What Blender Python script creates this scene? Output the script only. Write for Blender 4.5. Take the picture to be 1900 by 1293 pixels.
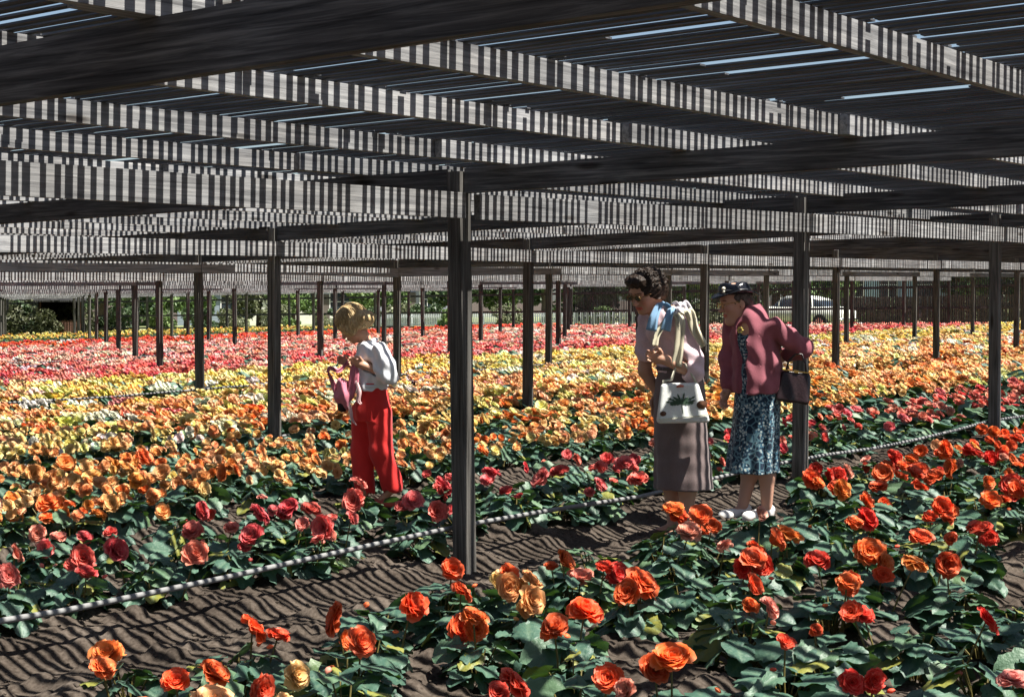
import bpy, math, random
import numpy as np
from mathutils import Vector, Matrix

for o in list(bpy.data.objects): bpy.data.objects.remove(o, do_unlink=True)
scene = bpy.context.scene
COL = scene.collection
PI = math.pi
R = math.radians

# ------------------------------------------------------------------ camera, sky, sun, exposure
ALPHA = 36.6                      # bearing of world +X (rows of posts) right of the view axis
F = 2984.0                        # focal length in photo pixels (1900 wide)
CAM_Z = 1.459
cam = bpy.data.cameras.new('camera'); camo = bpy.data.objects.new('camera', cam); COL.objects.link(camo)
cam.sensor_width = 36.0; cam.lens = 36.0*F/1900.0; cam.clip_start = 0.05; cam.clip_end = 3000
camo.location = (0, 0, CAM_Z)
camo.rotation_euler = (R(90-1.756), 0, R(ALPHA-90))
scene.camera = camo
SUN_E = 66.0
w = bpy.data.worlds.new('World'); scene.world = w; w.use_nodes = True
nt = w.node_tree; bg = nt.nodes['Background']
sky = nt.nodes.new('ShaderNodeTexSky'); sky.sky_type = 'NISHITA'; sky.sun_disc = False
sky.sun_elevation = R(SUN_E); sky.sun_rotation = R(180+3)
sky.air_density = 1.0; sky.dust_density = 1.5; sky.ozone_density = 1.0
nt.links.new(sky.outputs[0], bg.inputs[0]); bg.inputs[1].default_value = 0.05
sun = bpy.data.lights.new('sun', 'SUN'); suno = bpy.data.objects.new('sun', sun); COL.objects.link(suno)
sun.energy = 5.0; sun.angle = R(0.5); sun.color = (1.0, 0.955, 0.87)
suno.rotation_euler = (R(90-SUN_E), 0, R(3)); suno.location = (0, 0, 30)
vs = scene.view_settings
vs.view_transform = 'Standard'; vs.look = 'None'; vs.gamma = 1.0; vs.exposure = 1.4
try:
    scene.cycles.max_bounces = 6; scene.cycles.diffuse_bounces = 3; scene.cycles.transparent_max_bounces = 6
except Exception: pass

ca, sa = math.cos(R(ALPHA)), math.sin(R(ALPHA))
def view(x, y):
    "forward and right distance of a plan point as seen from the camera station"
    return x*ca + y*sa, x*sa - y*ca
def inview(x, y, margin=3.0, fmin=-2.5):
    f, r = view(x, y); return (f > fmin) & (np.abs(r) < .36*np.maximum(f, 0)+margin)
def plane(x, y):
    "the garden falls away to the far left and rises to the far right"
    return 0.009*(np.clip(x, -10, 120)-6.78) - 0.013*(np.clip(y, -10, 120)-5.39)

# ------------------------------------------------------------------ helpers
def tag(o, label=None, cat=None, group=None, kind=None):
    if label: o['label'] = label
    if cat: o['category'] = cat
    if group: o['group'] = group
    if kind: o['kind'] = kind
    return o
def empty(name, loc=(0, 0, 0), rz=0.0, **k):
    o = bpy.data.objects.new(name, None); COL.objects.link(o); o.location = loc; o.rotation_euler = (0, 0, rz)
    o.empty_display_size = 0.1
    return tag(o, **k)
def link(name, me, parent=None, loc=None, rot=None, scale=None):
    o = bpy.data.objects.new(name, me); COL.objects.link(o)
    if parent: o.parent = parent
    if loc is not None: o.location = loc
    if rot is not None: o.rotation_euler = rot
    if scale is not None: o.scale = (scale,)*3 if isinstance(scale, (int, float)) else scale
    return o
def np_mesh(name, V, Q, mats=(), smooth=False, midx=None, T=None):
    "mesh from numpy arrays: V (n,3), Q quads (m,4), T triangles (k,3)"
    me = bpy.data.meshes.new(name)
    V = np.asarray(V, np.float32)
    Q = np.zeros((0, 4), np.int32) if Q is None else np.asarray(Q, np.int32)
    T = np.zeros((0, 3), np.int32) if T is None else np.asarray(T, np.int32)
    nq, ntr = len(Q), len(T)
    me.vertices.add(len(V)); me.vertices.foreach_set('co', V.ravel())
    me.loops.add(nq*4+ntr*3); me.loops.foreach_set('vertex_index', np.concatenate([Q.ravel(), T.ravel()]).astype(np.int32))
    me.polygons.add(nq+ntr)
    st = np.concatenate([np.arange(nq)*4, nq*4+np.arange(ntr)*3]).astype(np.int32)
    me.polygons.foreach_set('loop_start', st)
    if midx is not None: me.polygons.foreach_set('material_index', np.asarray(midx, np.int32))
    me.polygons.foreach_set('use_smooth', np.full(nq+ntr, bool(smooth)))
    for m in mats: me.materials.append(m)
    me.update(calc_edges=True); me.validate()
    return me
def attr_f(me, name, vals, domain='POINT'):
    a = me.attributes.new(name, 'FLOAT', domain); a.data.foreach_set('value', np.asarray(vals, np.float32))
def attr_c(me, name, vals, domain='POINT'):
    a = me.attributes.new(name, 'FLOAT_COLOR', domain)
    v = np.ones((len(vals), 4), np.float32); v[:, :3] = vals; a.data.foreach_set('color', v.ravel())
BOXQ = np.array([[0, 1, 3, 2], [4, 6, 7, 5], [0, 4, 5, 1], [2, 3, 7, 6], [0, 2, 6, 4], [1, 5, 7, 3]])
def box_v(lo, hi):
    return np.array([[x, y, z] for x in (lo[0], hi[0]) for y in (lo[1], hi[1]) for z in (lo[2], hi[2])], float)
class MB:
    "collects pieces into one mesh"
    def __init__(s): s.V = []; s.Q = []; s.T = []; s.n = 0; s.mq = []; s.mt = []; s.c = []
    def add(s, V, Q=None, T=None, m=0, c=0.5):
        V = np.asarray(V, float)
        if Q is not None and len(Q): s.Q.append(np.asarray(Q)+s.n); s.mq += [m]*len(Q)
        if T is not None and len(T): s.T.append(np.asarray(T)+s.n); s.mt += [m]*len(T)
        s.V.append(V); s.n += len(V); s.c.append(np.full(len(V), c))
        return s
    def box(s, lo, hi, m=0, c=0.5): return s.add(box_v(lo, hi), BOXQ, m=m, c=c)
    def bar(s, p0, p1, w, h, m=0, c=0.5, up=(0, 0, 1)):
        p0, p1, up = (np.array(a, float) for a in (p0, p1, up))
        d = p1-p0; L = np.linalg.norm(d); d /= L
        sd = np.cross(up, d); sd /= np.linalg.norm(sd)+1e-9; u = np.cross(d, sd)
        V = [p0+d*L*a+sd*w/2*b+u*h/2*e for a in (0, 1) for b in (-1, 1) for e in (-1, 1)]
        return s.add(V, BOXQ, m=m, c=c)
    def tube(s, pts, rad, n=8, m=0, c=0.5, cap=True):
        pts = np.array(pts, float); k = len(pts)
        rad = np.full(k, rad) if np.isscalar(rad) else np.array(rad, float)
        tg = np.gradient(pts, axis=0); tg /= np.linalg.norm(tg, axis=1)[:, None]+1e-9
        ref = np.array([0, 0, 1.0]) if abs(tg[0][2]) < .9 else np.array([1.0, 0, 0])
        V = []
        for i in range(k):
            a = np.cross(tg[i], ref); a /= np.linalg.norm(a)+1e-9; b = np.cross(tg[i], a); ref = np.cross(a, tg[i])
            for j in range(n):
                t = 2*PI*j/n; V.append(pts[i]+rad[i]*(a*math.cos(t)+b*math.sin(t)))
        Q = [[i*n+j, i*n+(j+1) % n, (i+1)*n+(j+1) % n, (i+1)*n+j] for i in range(k-1) for j in range(n)]
        T = []
        if cap:
            V.append(pts[0]); V.append(pts[-1]); c0 = k*n
            T = [[c0, (j+1) % n, j] for j in range(n)]+[[c0+1, (k-1)*n+j, (k-1)*n+(j+1) % n] for j in range(n)]
        return s.add(V, Q, T, m=m, c=c)
    def lathe(s, prof, n=16, m=0, c=0.5, loc=(0, 0, 0)):
        V = []; k = len(prof)
        for r_, z in prof:
            for j in range(n): t = 2*PI*j/n; V.append((loc[0]+r_*math.cos(t), loc[1]+r_*math.sin(t), loc[2]+z))
        Q = [[i*n+j, i*n+(j+1) % n, (i+1)*n+(j+1) % n, (i+1)*n+j] for i in range(k-1) for j in range(n)]
        return s.add(V, Q, m=m, c=c)
    def mesh(s, name, mats, smooth=False, rnd=False):
        V = np.concatenate(s.V)
        Q = np.concatenate(s.Q) if s.Q else None; T = np.concatenate(s.T) if s.T else None
        me = np_mesh(name, V, Q, mats, smooth, np.array(s.mq+s.mt), T)
        if rnd: attr_f(me, 'rnd', np.concatenate(s.c))
        return me
    def build(s, name, mats, parent=None, smooth=False, rnd=False, **k):
        if not isinstance(mats, (list, tuple)): mats = [mats]
        return link(name, s.mesh(name, mats, smooth, rnd), parent, **k)
# value noise
def vnoise(x, y, seed=0):
    xi = np.floor(x).astype(np.int64); yi = np.floor(y).astype(np.int64); xf = x-xi; yf = y-yi
    def h(a, b):
        n = (a*374761393 + b*668265263 + seed*1442695041) & 0xffffffff
        n = ((n ^ (n >> 13))*1274126177) & 0xffffffff
        return ((n ^ (n >> 16)) & 0xffff)/65535.0
    u = xf*xf*(3-2*xf); v = yf*yf*(3-2*yf)
    return (h(xi, yi)*(1-u)+h(xi+1, yi)*u)*(1-v)+(h(xi, yi+1)*(1-u)+h(xi+1, yi+1)*u)*v
def fbm(x, y, o=4, seed=0):
    s = 0; a = 1; t = 0
    for k in range(o): s = s+a*vnoise(x*2**k, y*2**k, seed+k*17); t += a; a *= .5
    return s/t

# ------------------------------------------------------------------ materials
def new_mat(name):
    m = bpy.data.materials.new(name); m.use_nodes = True
    nt = m.node_tree; return m, nt, nt.nodes['Principled BSDF'], nt.nodes['Material Output']
def N(nt, t, **k):
    n = nt.nodes.new(t)
    for a, b in k.items(): setattr(n, a, b)
    return n
def ramp(nt, stops):
    r = nt.nodes.new('ShaderNodeValToRGB'); e = r.color_ramp.elements
    while len(e) > 1: e.remove(e[0])
    e[0].position = stops[0][0]; e[0].color = (*stops[0][1], 1)
    for p, c in stops[1:]:
        x = e.new(p); x.color = (*c, 1)
    return r
def wood(name, scl, cols, attr=False, rough=.85, bump=.35):
    m, nt, b, out = new_mat(name)
    tc = N(nt, 'ShaderNodeTexCoord'); mp = N(nt, 'ShaderNodeMapping'); mp.inputs['Scale'].default_value = scl
    nt.links.new(tc.outputs['Object'], mp.inputs[0])
    oi = N(nt, 'ShaderNodeObjectInfo')
    add = N(nt, 'ShaderNodeVectorMath', operation='ADD'); comb = N(nt, 'ShaderNodeCombineXYZ')
    mul = N(nt, 'ShaderNodeMath', operation='MULTIPLY'); mul.inputs[1].default_value = 57.0
    nt.links.new(oi.outputs['Random'], mul.inputs[0])
    for i in range(3): nt.links.new(mul.outputs[0], comb.inputs[i])
    nt.links.new(mp.outputs[0], add.inputs[0]); nt.links.new(comb.outputs[0], add.inputs[1])
    n1 = N(nt, 'ShaderNodeTexNoise'); n1.inputs['Scale'].default_value = 1.0; n1.inputs['Detail'].default_value = 6; n1.inputs['Roughness'].default_value = .62; n1.inputs['Distortion'].default_value = .6
    nt.links.new(add.outputs[0], n1.inputs['Vector'])
    n2 = N(nt, 'ShaderNodeTexNoise'); n2.inputs['Scale'].default_value = 1.7; n2.inputs['Detail'].default_value = 3
    nt.links.new(tc.outputs['Object'], n2.inputs['Vector'])
    r = ramp(nt, [(0.30, cols[0]), (0.5, cols[1]), (0.72, cols[2])]); nt.links.new(n1.outputs['Fac'], r.inputs[0])
    mx = N(nt, 'ShaderNodeMixRGB', blend_type='MULTIPLY'); mx.inputs[0].default_value = .8
    r2 = ramp(nt, [(0.3, (.72, .68, .64)), (.6, (1, 1, 1))]); nt.links.new(n2.outputs['Fac'], r2.inputs[0])
    nt.links.new(r.outputs[0], mx.inputs[1]); nt.links.new(r2.outputs[0], mx.inputs[2])
    vk = N(nt, 'ShaderNodeTexVoronoi'); vk.inputs['Scale'].default_value = 1.0; mk = N(nt, 'ShaderNodeMapping'); k_ = [5.0 if v > 10 else 1.1 for v in scl]; mk.inputs['Scale'].default_value = k_
    nt.links.new(tc.outputs['Object'], mk.inputs[0]); ak = N(nt, 'ShaderNodeVectorMath', operation='ADD'); nt.links.new(mk.outputs[0], ak.inputs[0]); nt.links.new(comb.outputs[0], ak.inputs[1]); nt.links.new(ak.outputs[0], vk.inputs['Vector'])
    rk = ramp(nt, [(.05, (.30, .27, .25)), (.09, (.75, .73, .7)), (.11, (1, 1, 1))]); nt.links.new(vk.outputs['Distance'], rk.inputs[0])
    mk2 = N(nt, 'ShaderNodeMixRGB', blend_type='MULTIPLY'); mk2.inputs[0].default_value = 1; nt.links.new(mx.outputs[0], mk2.inputs[1]); nt.links.new(rk.outputs[0], mk2.inputs[2])
    hv = N(nt, 'ShaderNodeHueSaturation'); nt.links.new(mk2.outputs[0], hv.inputs['Color'])
    mr = N(nt, 'ShaderNodeMapRange'); mr.inputs['To Min'].default_value = .74; mr.inputs['To Max'].default_value = 1.2
    if attr:
        at = N(nt, 'ShaderNodeAttribute', attribute_name='rnd'); nt.links.new(at.outputs['Fac'], mr.inputs[0])
    else: nt.links.new(oi.outputs['Random'], mr.inputs[0])
    nt.links.new(mr.outputs[0], hv.inputs['Value'])
    nt.links.new(hv.outputs[0], b.inputs['Base Color']); b.inputs['Roughness'].default_value = rough
    b.inputs['Specular IOR Level'].default_value = .25
    bp = N(nt, 'ShaderNodeBump'); bp.inputs['Strength'].default_value = bump; bp.inputs['Distance'].default_value = .006
    nt.links.new(n1.outputs['Fac'], bp.inputs['Height']); nt.links.new(bp.outputs[0], b.inputs['Normal'])
    return m
SUN_GREY = [(.11, .112, .12), (.27, .275, .285), (.46, .462, .465)]  # grey joist and girder wood, its colour lifted to read as sunlit
SHADE_DARK = [(.026, .027, .029), (.092, .093, .096), (.24, .24, .238)]  # same wood with the shade under the roof put into its colour
SHADE_MID = [(.035, .033, .031), (.12, .114, .106), (.25, .24, .222)]  # post wood, colour lowered to carry the shade on its unlit sides
W_X = wood('weathered_sun_toned_board_along_x', (2.2, 60, 60), SUN_GREY)
W_Y = wood('weathered_shade_toned_board_along_y', (60, 2.2, 60), SHADE_DARK)
W_Z = wood('weathered_shade_toned_post', (45, 45, 1.8), SHADE_MID, bump=.7)
W_L = wood('shade_toned_lath_wood', (40, 1.6, 40), [(.03, .032, .037), (.08, .084, .095), (.18, .186, .205)], attr=True, bump=.15)  # shade of the lath undersides is put into these dark tones
W_F = wood('rail_wood', (12, 12, 12), SHADE_DARK, attr=True)
def simple(name, col, rough=.7, spec=.3, metal=0, noise=0, nscale=30, bump=0):
    m, nt, b, out = new_mat(name)
    b.inputs['Base Color'].default_value = (*col, 1); b.inputs['Roughness'].default_value = rough
    b.inputs['Specular IOR Level'].default_value = spec; b.inputs['Metallic'].default_value = metal
    if noise or bump:
        tc = N(nt, 'ShaderNodeTexCoord'); n = N(nt, 'ShaderNodeTexNoise'); n.inputs['Scale'].default_value = nscale; n.inputs['Detail'].default_value = 5
        nt.links.new(tc.outputs['Object'], n.inputs['Vector'])
        if noise:
            r = ramp(nt, [(.3, tuple(c*(1-noise) for c in col)), (.7, tuple(min(1, c*(1+noise)) for c in col))])
            nt.links.new(n.outputs['Fac'], r.inputs[0]); nt.links.new(r.outputs[0], b.inputs['Base Color'])
        if bump:
            bp = N(nt, 'ShaderNodeBump'); bp.inputs['Strength'].default_value = bump; bp.inputs['Distance'].default_value = .01
            nt.links.new(n.outputs['Fac'], bp.inputs['Height']); nt.links.new(bp.outputs[0], b.inputs['Normal'])
    return m

# ------------------------------------------------------------------ ground
BX, BY = 4.07, 5.47
def colx(m): return 6.78+BX*m
def rowy(j): return 5.39+BY*(j-1)
MMAX, JMAX = 12, 13
# beds: (y0, y1, name)
BEDS = [(0.6, 2.35), (2.85, 4.85), (5.62, 6.85), (7.6, 10.0), (10.75, 13.0), (13.2, 15.6), (16.6, 20.1), (20.5, 23.9), (24.3, 26.6), (27.6, 32.2), (32.9, 37.6), (38.6, 43.6), (50, 57)]
def bedf(y):
    m = np.zeros_like(y)
    for a, b in BEDS:
        m = np.maximum(m, np.clip((y-a+.35)/.35, 0, 1)*np.clip((b+.35-y)/.35, 0, 1))
    return m*m*(3-2*m)
def zground(x, y):
    x = np.asarray(x, float); y = np.asarray(y, float)
    z = plane(x, y)+.085*bedf(y)-.02
    z = z+.05*(fbm(x*.9, y*2.2, 2, 3)-.5)
    return z
def build_ground():
    xs = np.concatenate([np.linspace(-800, -20, 8), np.linspace(-15, 1.6, 10), np.arange(2, 15.5, .028), np.arange(15.6, 30, .25), np.arange(30, 80, 1.5), np.linspace(85, 1500, 14)])
    ys = np.concatenate([np.linspace(-800, -20, 8), np.linspace(-12, -.4, 8), np.arange(0, 8.0, .028), np.arange(8.1, 20, .12), np.arange(20.5, 80, 1.0), np.linspace(85, 1500, 14)])
    X, Y = np.meshgrid(xs, ys, indexing='ij')
    Z = zground(X, Y)
    near = np.clip((16-X)/2, 0, 1)*np.clip((13-Y)/3, 0, 1)*(X > 1)*(Y > -.5)
    b = bedf(Y)
    cl = fbm(X*9, Y*9, 4, 11); cl2 = fbm(X*30, Y*30, 2, 5)
    clod = np.maximum(0, cl-.48)*.14+np.maximum(0, cl2-.55)*.035
    rip = .006*np.sin(Y*21+fbm(X*1.5, Y*1.5, 2, 9)*9)
    Z = Z+near*(clod*(.25+.85*b)+rip*(1-b)+.035*(fbm(X*3.2, Y*3.2, 2, 21)-.5))
    nx, ny = X.shape
    V = np.stack([X, Y, Z], -1).reshape(-1, 3)
    i = np.arange(nx-1)[:, None]*ny+np.arange(ny-1)[None, :]
    Q = np.stack([i, i+ny, i+ny+1, i+1], -1).reshape(-1, 4)
    m, nt, bs, out = new_mat('garden_soil')
    tc = N(nt, 'ShaderNodeTexCoord')
    n1 = N(nt, 'ShaderNodeTexNoise'); n1.inputs['Scale'].default_value = 2.2; n1.inputs['Detail'].default_value = 8; n1.inputs['Roughness'].default_value = .7
    n2 = N(nt, 'ShaderNodeTexNoise'); n2.inputs['Scale'].default_value = 55; n2.inputs['Detail'].default_value = 5
    nt.links.new(tc.outputs['Object'], n1.inputs['Vector']); nt.links.new(tc.outputs['Object'], n2.inputs['Vector'])
    r1 = ramp(nt, [(.3, (.032, .025, .020)), (.55, (.078, .063, .051)), (.8, (.145, .121, .102))])
    nt.links.new(n1.outputs['Fac'], r1.inputs[0])
    mx = N(nt, 'ShaderNodeMixRGB', blend_type='MULTIPLY'); mx.inputs[0].default_value = .7
    r2 = ramp(nt, [(.35, (.45, .42, .4)), (.6, (1.1, 1.1, 1.1))]); nt.links.new(n2.outputs['Fac'], r2.inputs[0])
    nt.links.new(r1.outputs[0], mx.inputs[1]); nt.links.new(r2.outputs[0], mx.inputs[2])
    nt.links.new(mx.outputs[0], bs.inputs['Base Color']); bs.inputs['Roughness'].default_value = .95; bs.inputs['Specular IOR Level'].default_value = .1
    bp = N(nt, 'ShaderNodeBump'); bp.inputs['Strength'].default_value = .8; bp.inputs['Distance'].default_value = .01
    nt.links.new(n2.outputs['Fac'], bp.inputs['Height']); nt.links.new(bp.outputs[0], bs.inputs['Normal'])
    # loose clods and crumbs of the same soil
    rg = np.random.default_rng(8); n = 9000
    cx = rg.uniform(3.2, 14.5, n); cy = rg.uniform(.6, 7.6, n); ok = inview(cx, cy, .6); cx, cy = cx[ok], cy[ok]; n = len(cx)
    gx = np.clip(((cx-2)/.028).astype(int), 0, len(np.arange(2, 15.5, .028))-1)+18; gy = np.clip((cy/.028).astype(int), 0, len(np.arange(0, 8.0, .028))-1)+16
    cz = Z[gx, gy]; s_ = .004+.011*rg.random(n)**3
    D = rg.normal(0, 1, (n, 8, 3)); base = np.array([(a, b, c) for a in (-1, 1) for b in (-1, 1) for c in (-1, 1)], float)*.62
    CV = (base[None]+D*.22)*s_[:, None, None]*np.array([1.2, 1.1, .8])+np.stack([cx, cy, cz+s_*.25], -1)[:, None, :]
    cq = (BOXQ[None]+8*np.arange(n)[:, None, None]).reshape(-1, 4)
    oc = link('soil_clods', np_mesh('soil_clods', CV.reshape(-1, 3), cq, [m], True)); oc['kind'] = 'stuff'
    o = link('ground', np_mesh('ground', V, Q, [m], True)); o['kind'] = 'structure'
build_ground()

# ------------------------------------------------------------------ the lath house
house = empty('lath_house', (colx(0), rowy(1), 0), label='low open lath house of weathered grey posts, beams and roof laths shading the begonia beds', cat='lath house')
HO = np.array([colx(0), rowy(1), 0.0])
def hpart(name, me_builder, mats, origin, rnd=False):
    o = me_builder.build(name, mats, house, rnd=rnd); o.location = tuple(np.array(origin)-HO); return o
rs = random.Random(7)
HG = {(1, 0): 0.0, (1, 1): .03, (1, 2): .04, (2, 1): .02, (3, 3): -.05}     # local sag and heave of the frame
def hz(m, j): return float(plane(colx(m), rowy(j)))+HG.get((j, m), 0.0)
members = {'post': [], 'girder': [], 'cross_beam': [], 'joist': []}
for j in range(0, JMAX+1):
    for m in range(-2, MMAX+1):
        x, y = colx(m), rowy(j)
        if not inview(x, y, 5): continue
        f, r = view(x, y)
        g = float(plane(x, y))
        if f > 2.0 or (j == 0 and m >= -1):
            lx, ly = rs.uniform(-.022, .022), rs.uniform(-.016, .016)
            if (j, m) == (1, 0): lx = -.028; ly = .028; x += .021; y -= .028
            members['post'].append((f, x, y, g, lx, ly, hz(m, j)))
# posts
def do_members(name, items, fn, mat, cap=100):
    items = sorted(items, key=lambda t: t[0]); rest = MB()
    for k, it in enumerate(items):
        if k < cap:
            mb = MB(); org = fn(mb, it, (0, 0, 0), False); hpart(name, mb, mat, org)
        else: fn(rest, it, None, True)
    if rest.n:
        o = hpart(name+'s_far_away', rest, mat, (0, 0, 0)); o['kind'] = 'stuff'
def f_post(mb, it, org, world):
    f, x, y, g, lx, ly, h = it
    o = np.array([x, y, g]); wv = .045
    top = 2.14+h-g
    base = np.array([0, 0, -.35]); tp = np.array([lx, ly, top])
    V = []
    for p, ww in ((base, wv), (tp, wv*.985)):
        for a, b in ((-1, -1), (1, -1), (1, 1), (-1, 1)): V.append(p+np.array([a*ww, b*ww, 0]))
    V = np.array(V)+(o if world else 0)
    Q = [[0, 3, 2, 1], [4, 5, 6, 7], [0, 1, 5, 4], [1, 2, 6, 5], [2, 3, 7, 6], [3, 0, 4, 7]]
    mb.add(V, Q); return o
do_members('post', members['post'], f_post, W_Z)
# girders: nailed to the sunny face of the posts, one board to each bay
for j in range(0, JMAX+1):
    for m in range(-2, MMAX):
        x0, x1, y = colx(m)-.03+rs.uniform(-.03, .02), colx(m+1)-.045+rs.uniform(-.02, .02), rowy(j)-.045-.021
        if j == 1 and m == -1: x1 = colx(0)-.052
        if j == 1 and m == 0: x0 = colx(0)+.072
        if not (inview(x0, y, 3) or inview(x1, y, 3)): continue
        if j == 0: continue
        f, r = view((x0+x1)/2, y)
        members['girder'].append((f, x0, x1, y, 1.885+hz(m, j)+rs.uniform(-.008, .008), 1.885+hz(m+1, j)+rs.uniform(-.008, .008)))
def slope_box(x0, x1, y0, y1, zb0, zb1, h, along='x'):
    "board whose underside runs from zb0 to zb1; gently bowed"
    n = 6; V = []; 
    for k in range(n+1):
        t = k/n; z = zb0+(zb1-zb0)*t
        if along == 'x':
            x = x0+(x1-x0)*t
            V += [(x, y0, z), (x, y1, z), (x, y1, z+h), (x, y0, z+h)]
        else:
            y = y0+(y1-y0)*t
            V += [(x1, y, z), (x0, y, z), (x0, y, z+h), (x1, y, z+h)]
    Q = [[k*4+a, k*4+(a+1) % 4, k*4+4+(a+1) % 4, k*4+4+a] for k in range(n) for a in range(4)]
    Q += [[0, 3, 2, 1], [n*4, n*4+1, n*4+2, n*4+3]]
    return np.array(V), Q
def f_gird(mb, it, org, world):
    f, x0, x1, y, z0, z1 = it
    V, Q = slope_box(x0, x1, y-.02, y+.02, z0, z1, .135)
    o = np.array([x0, y, z0]); mb.add(V if world else V-o, Q); return o
do_members('girder', members['girder'], f_gird, W_X)
# cross beams between the post tops
for m in range(-2, MMAX+1):
    for j in range(-1, JMAX):
        y0, y1, x = rowy(j)+.05, rowy(j+1)-.05-.002, colx(m)
        if not (inview(x, y0, 3) or inview(x, y1, 3) or inview(x, (y0+y1)/2, 3)): continue
        f, r = view(x, (y0+y1)/2)
        dx = rs.uniform(-.02, .02)
        members['cross_beam'].append((f, x+dx, y0, y1, 2.024+hz(m, j)+.002*0, 2.024+hz(m, j+1)))
def f_beam(mb, it, org, world):
    f, x, y0, y1, z0, z1 = it
    if f < 4.2: z1 -= .03
    V, Q = slope_box(x-.021, x+.021, y0, y1, z0, z1, .132 if f > 4.2 else .155, 'y')
    o = np.array([x, y0, z0]); mb.add(V if world else V-o, Q); return o
do_members('cross_beam', members['cross_beam'], f_beam, W_Y)
# joists, lapped side by side over the beams
JY = [2.07+1.0*k+rs.uniform(-.07, .07) for k in range(-5, 70)]
JTOP = 2.160+.092
for k, y in enumerate(JY):
    for m in range(-2, MMAX):
        x0, x1 = colx(m)-rs.uniform(.12, .7), colx(m+1)+rs.uniform(.1, .65)
        if not (inview(x0, y, 2) or inview(x1, y, 2)): continue
        s = .021 if m % 2 else -.021
        f, r = view((x0+x1)/2, y)
        z0, z1 = 2.160+float(plane(x0, y)), 2.160+float(plane(x1, y))
        members['joist'].append((f, x0, x1, y+s*1.03, z0+.003, z1+.003))
def f_joist(mb, it, org, world):
    f, x0, x1, y, z0, z1 = it
    V, Q = slope_box(x0, x1, y-.02, y+.02, z0, z1, .088)
    o = np.array([x0, y, z0]); mb.add(V if world else V-o, Q); return o
do_members('joist', members['joist'], f_joist, W_X)
# laths
def laths():
    rng = np.random.default_rng(3)
    L = []
    x = -1.5
    while x < colx(MMAX)+.6:
        wd = rng.normal(.0345, .003); gap = max(.014, rng.normal(.032, .008))
        k = int(rng.integers(0, 3))*-1+1
        while k < len(JY)-1:
            k1 = min(k+int(rng.choice([3, 3, 4])), len(JY)-1)
            a, b = max(k, 0), k1
            y0, y1 = JY[a]+rng.uniform(-.05, .03), JY[b]+rng.uniform(-.03, .06)
            k = k1
            if y1-y0 < .3 or rng.random() < .012: continue
            seg = [(y0, y1)]
            if any(abs(x-hx) < hw for hx, hw in ((4.2, .04), (4.9, .025), (5.15, .03), (6.17, .06), (8.3, .06), (2.3, .04))) and y0 < 3.0 < y1+.9 and y1 > 2.1:   # broken laths leave holes
                seg = [(a, b) for a, b in ((y0, 2.12+rng.uniform(-.05, .25)), (3.0+rng.uniform(-.3, .02), y1)) if b-a > .25]
            for a, b in seg: L.append((x, a, b, wd, rng.normal(0, .007), rng.normal(0, .007), rng.random(), rng.uniform(0, .004)))
        x += wd+gap
    L = np.array(L)
    ym = (L[:, 1]+L[:, 2])/2
    ok = inview(L[:, 0], ym, 2.2)|inview(L[:, 0], L[:, 1], 2.2)
    L = L[ok]
    f, r = view(L[:, 0], (L[:, 1]+L[:, 2])/2)
    vis = (f > 2.6) & (np.abs(r) < .30*f) & (f < 30)
    order = np.argsort(np.where(vis, f, f+1000)); L = L[order]
    def geo(row):
        x, y0, y1, wd, d0, d1, c, dz = row
        pts = []
        for y, d in ((y0, d0), ((y0+y1)/2, (d0+d1)/2-.004*(c-.5)), (y1, d1)):
            z = JTOP+float(plane(x, y))+.0025+dz
            for a, h in ((-1, 0), (1, 0), (1, 1), (-1, 1)): pts.append((x+d+a*wd/2, y, z+h*.0065))
        return pts
    Q = np.array([[0, 1, 5, 4], [1, 2, 6, 5], [2, 3, 7, 6], [3, 0, 4, 7], [4, 5, 9, 8], [5, 6, 10, 9], [6, 7, 11, 10], [7, 4, 8, 11], [0, 3, 2, 1], [8, 9, 10, 11]])
    for row in L[:100]:
        o0 = np.array([row[0], row[1], JTOP])
        mb = MB(); mb.add(np.array(geo(row))-o0, Q, c=row[6]); hpart('lath', mb, W_L, o0, rnd=True)
    G = np.array([geo(row) for row in L[100:]]).reshape(-1, 3)
    n = len(L)-100
    QQ = (Q[None]+12*np.arange(n)[:, None, None]).reshape(-1, 4)
    me = np_mesh('laths', G, QQ, [W_L]); attr_f(me, 'rnd', np.repeat(L[100:, 6], 12))
    o = link('laths_over_the_beds', me, house); o.location = tuple(-HO); o['kind'] = 'stuff'
    print('laths', len(L))
laths()

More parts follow.
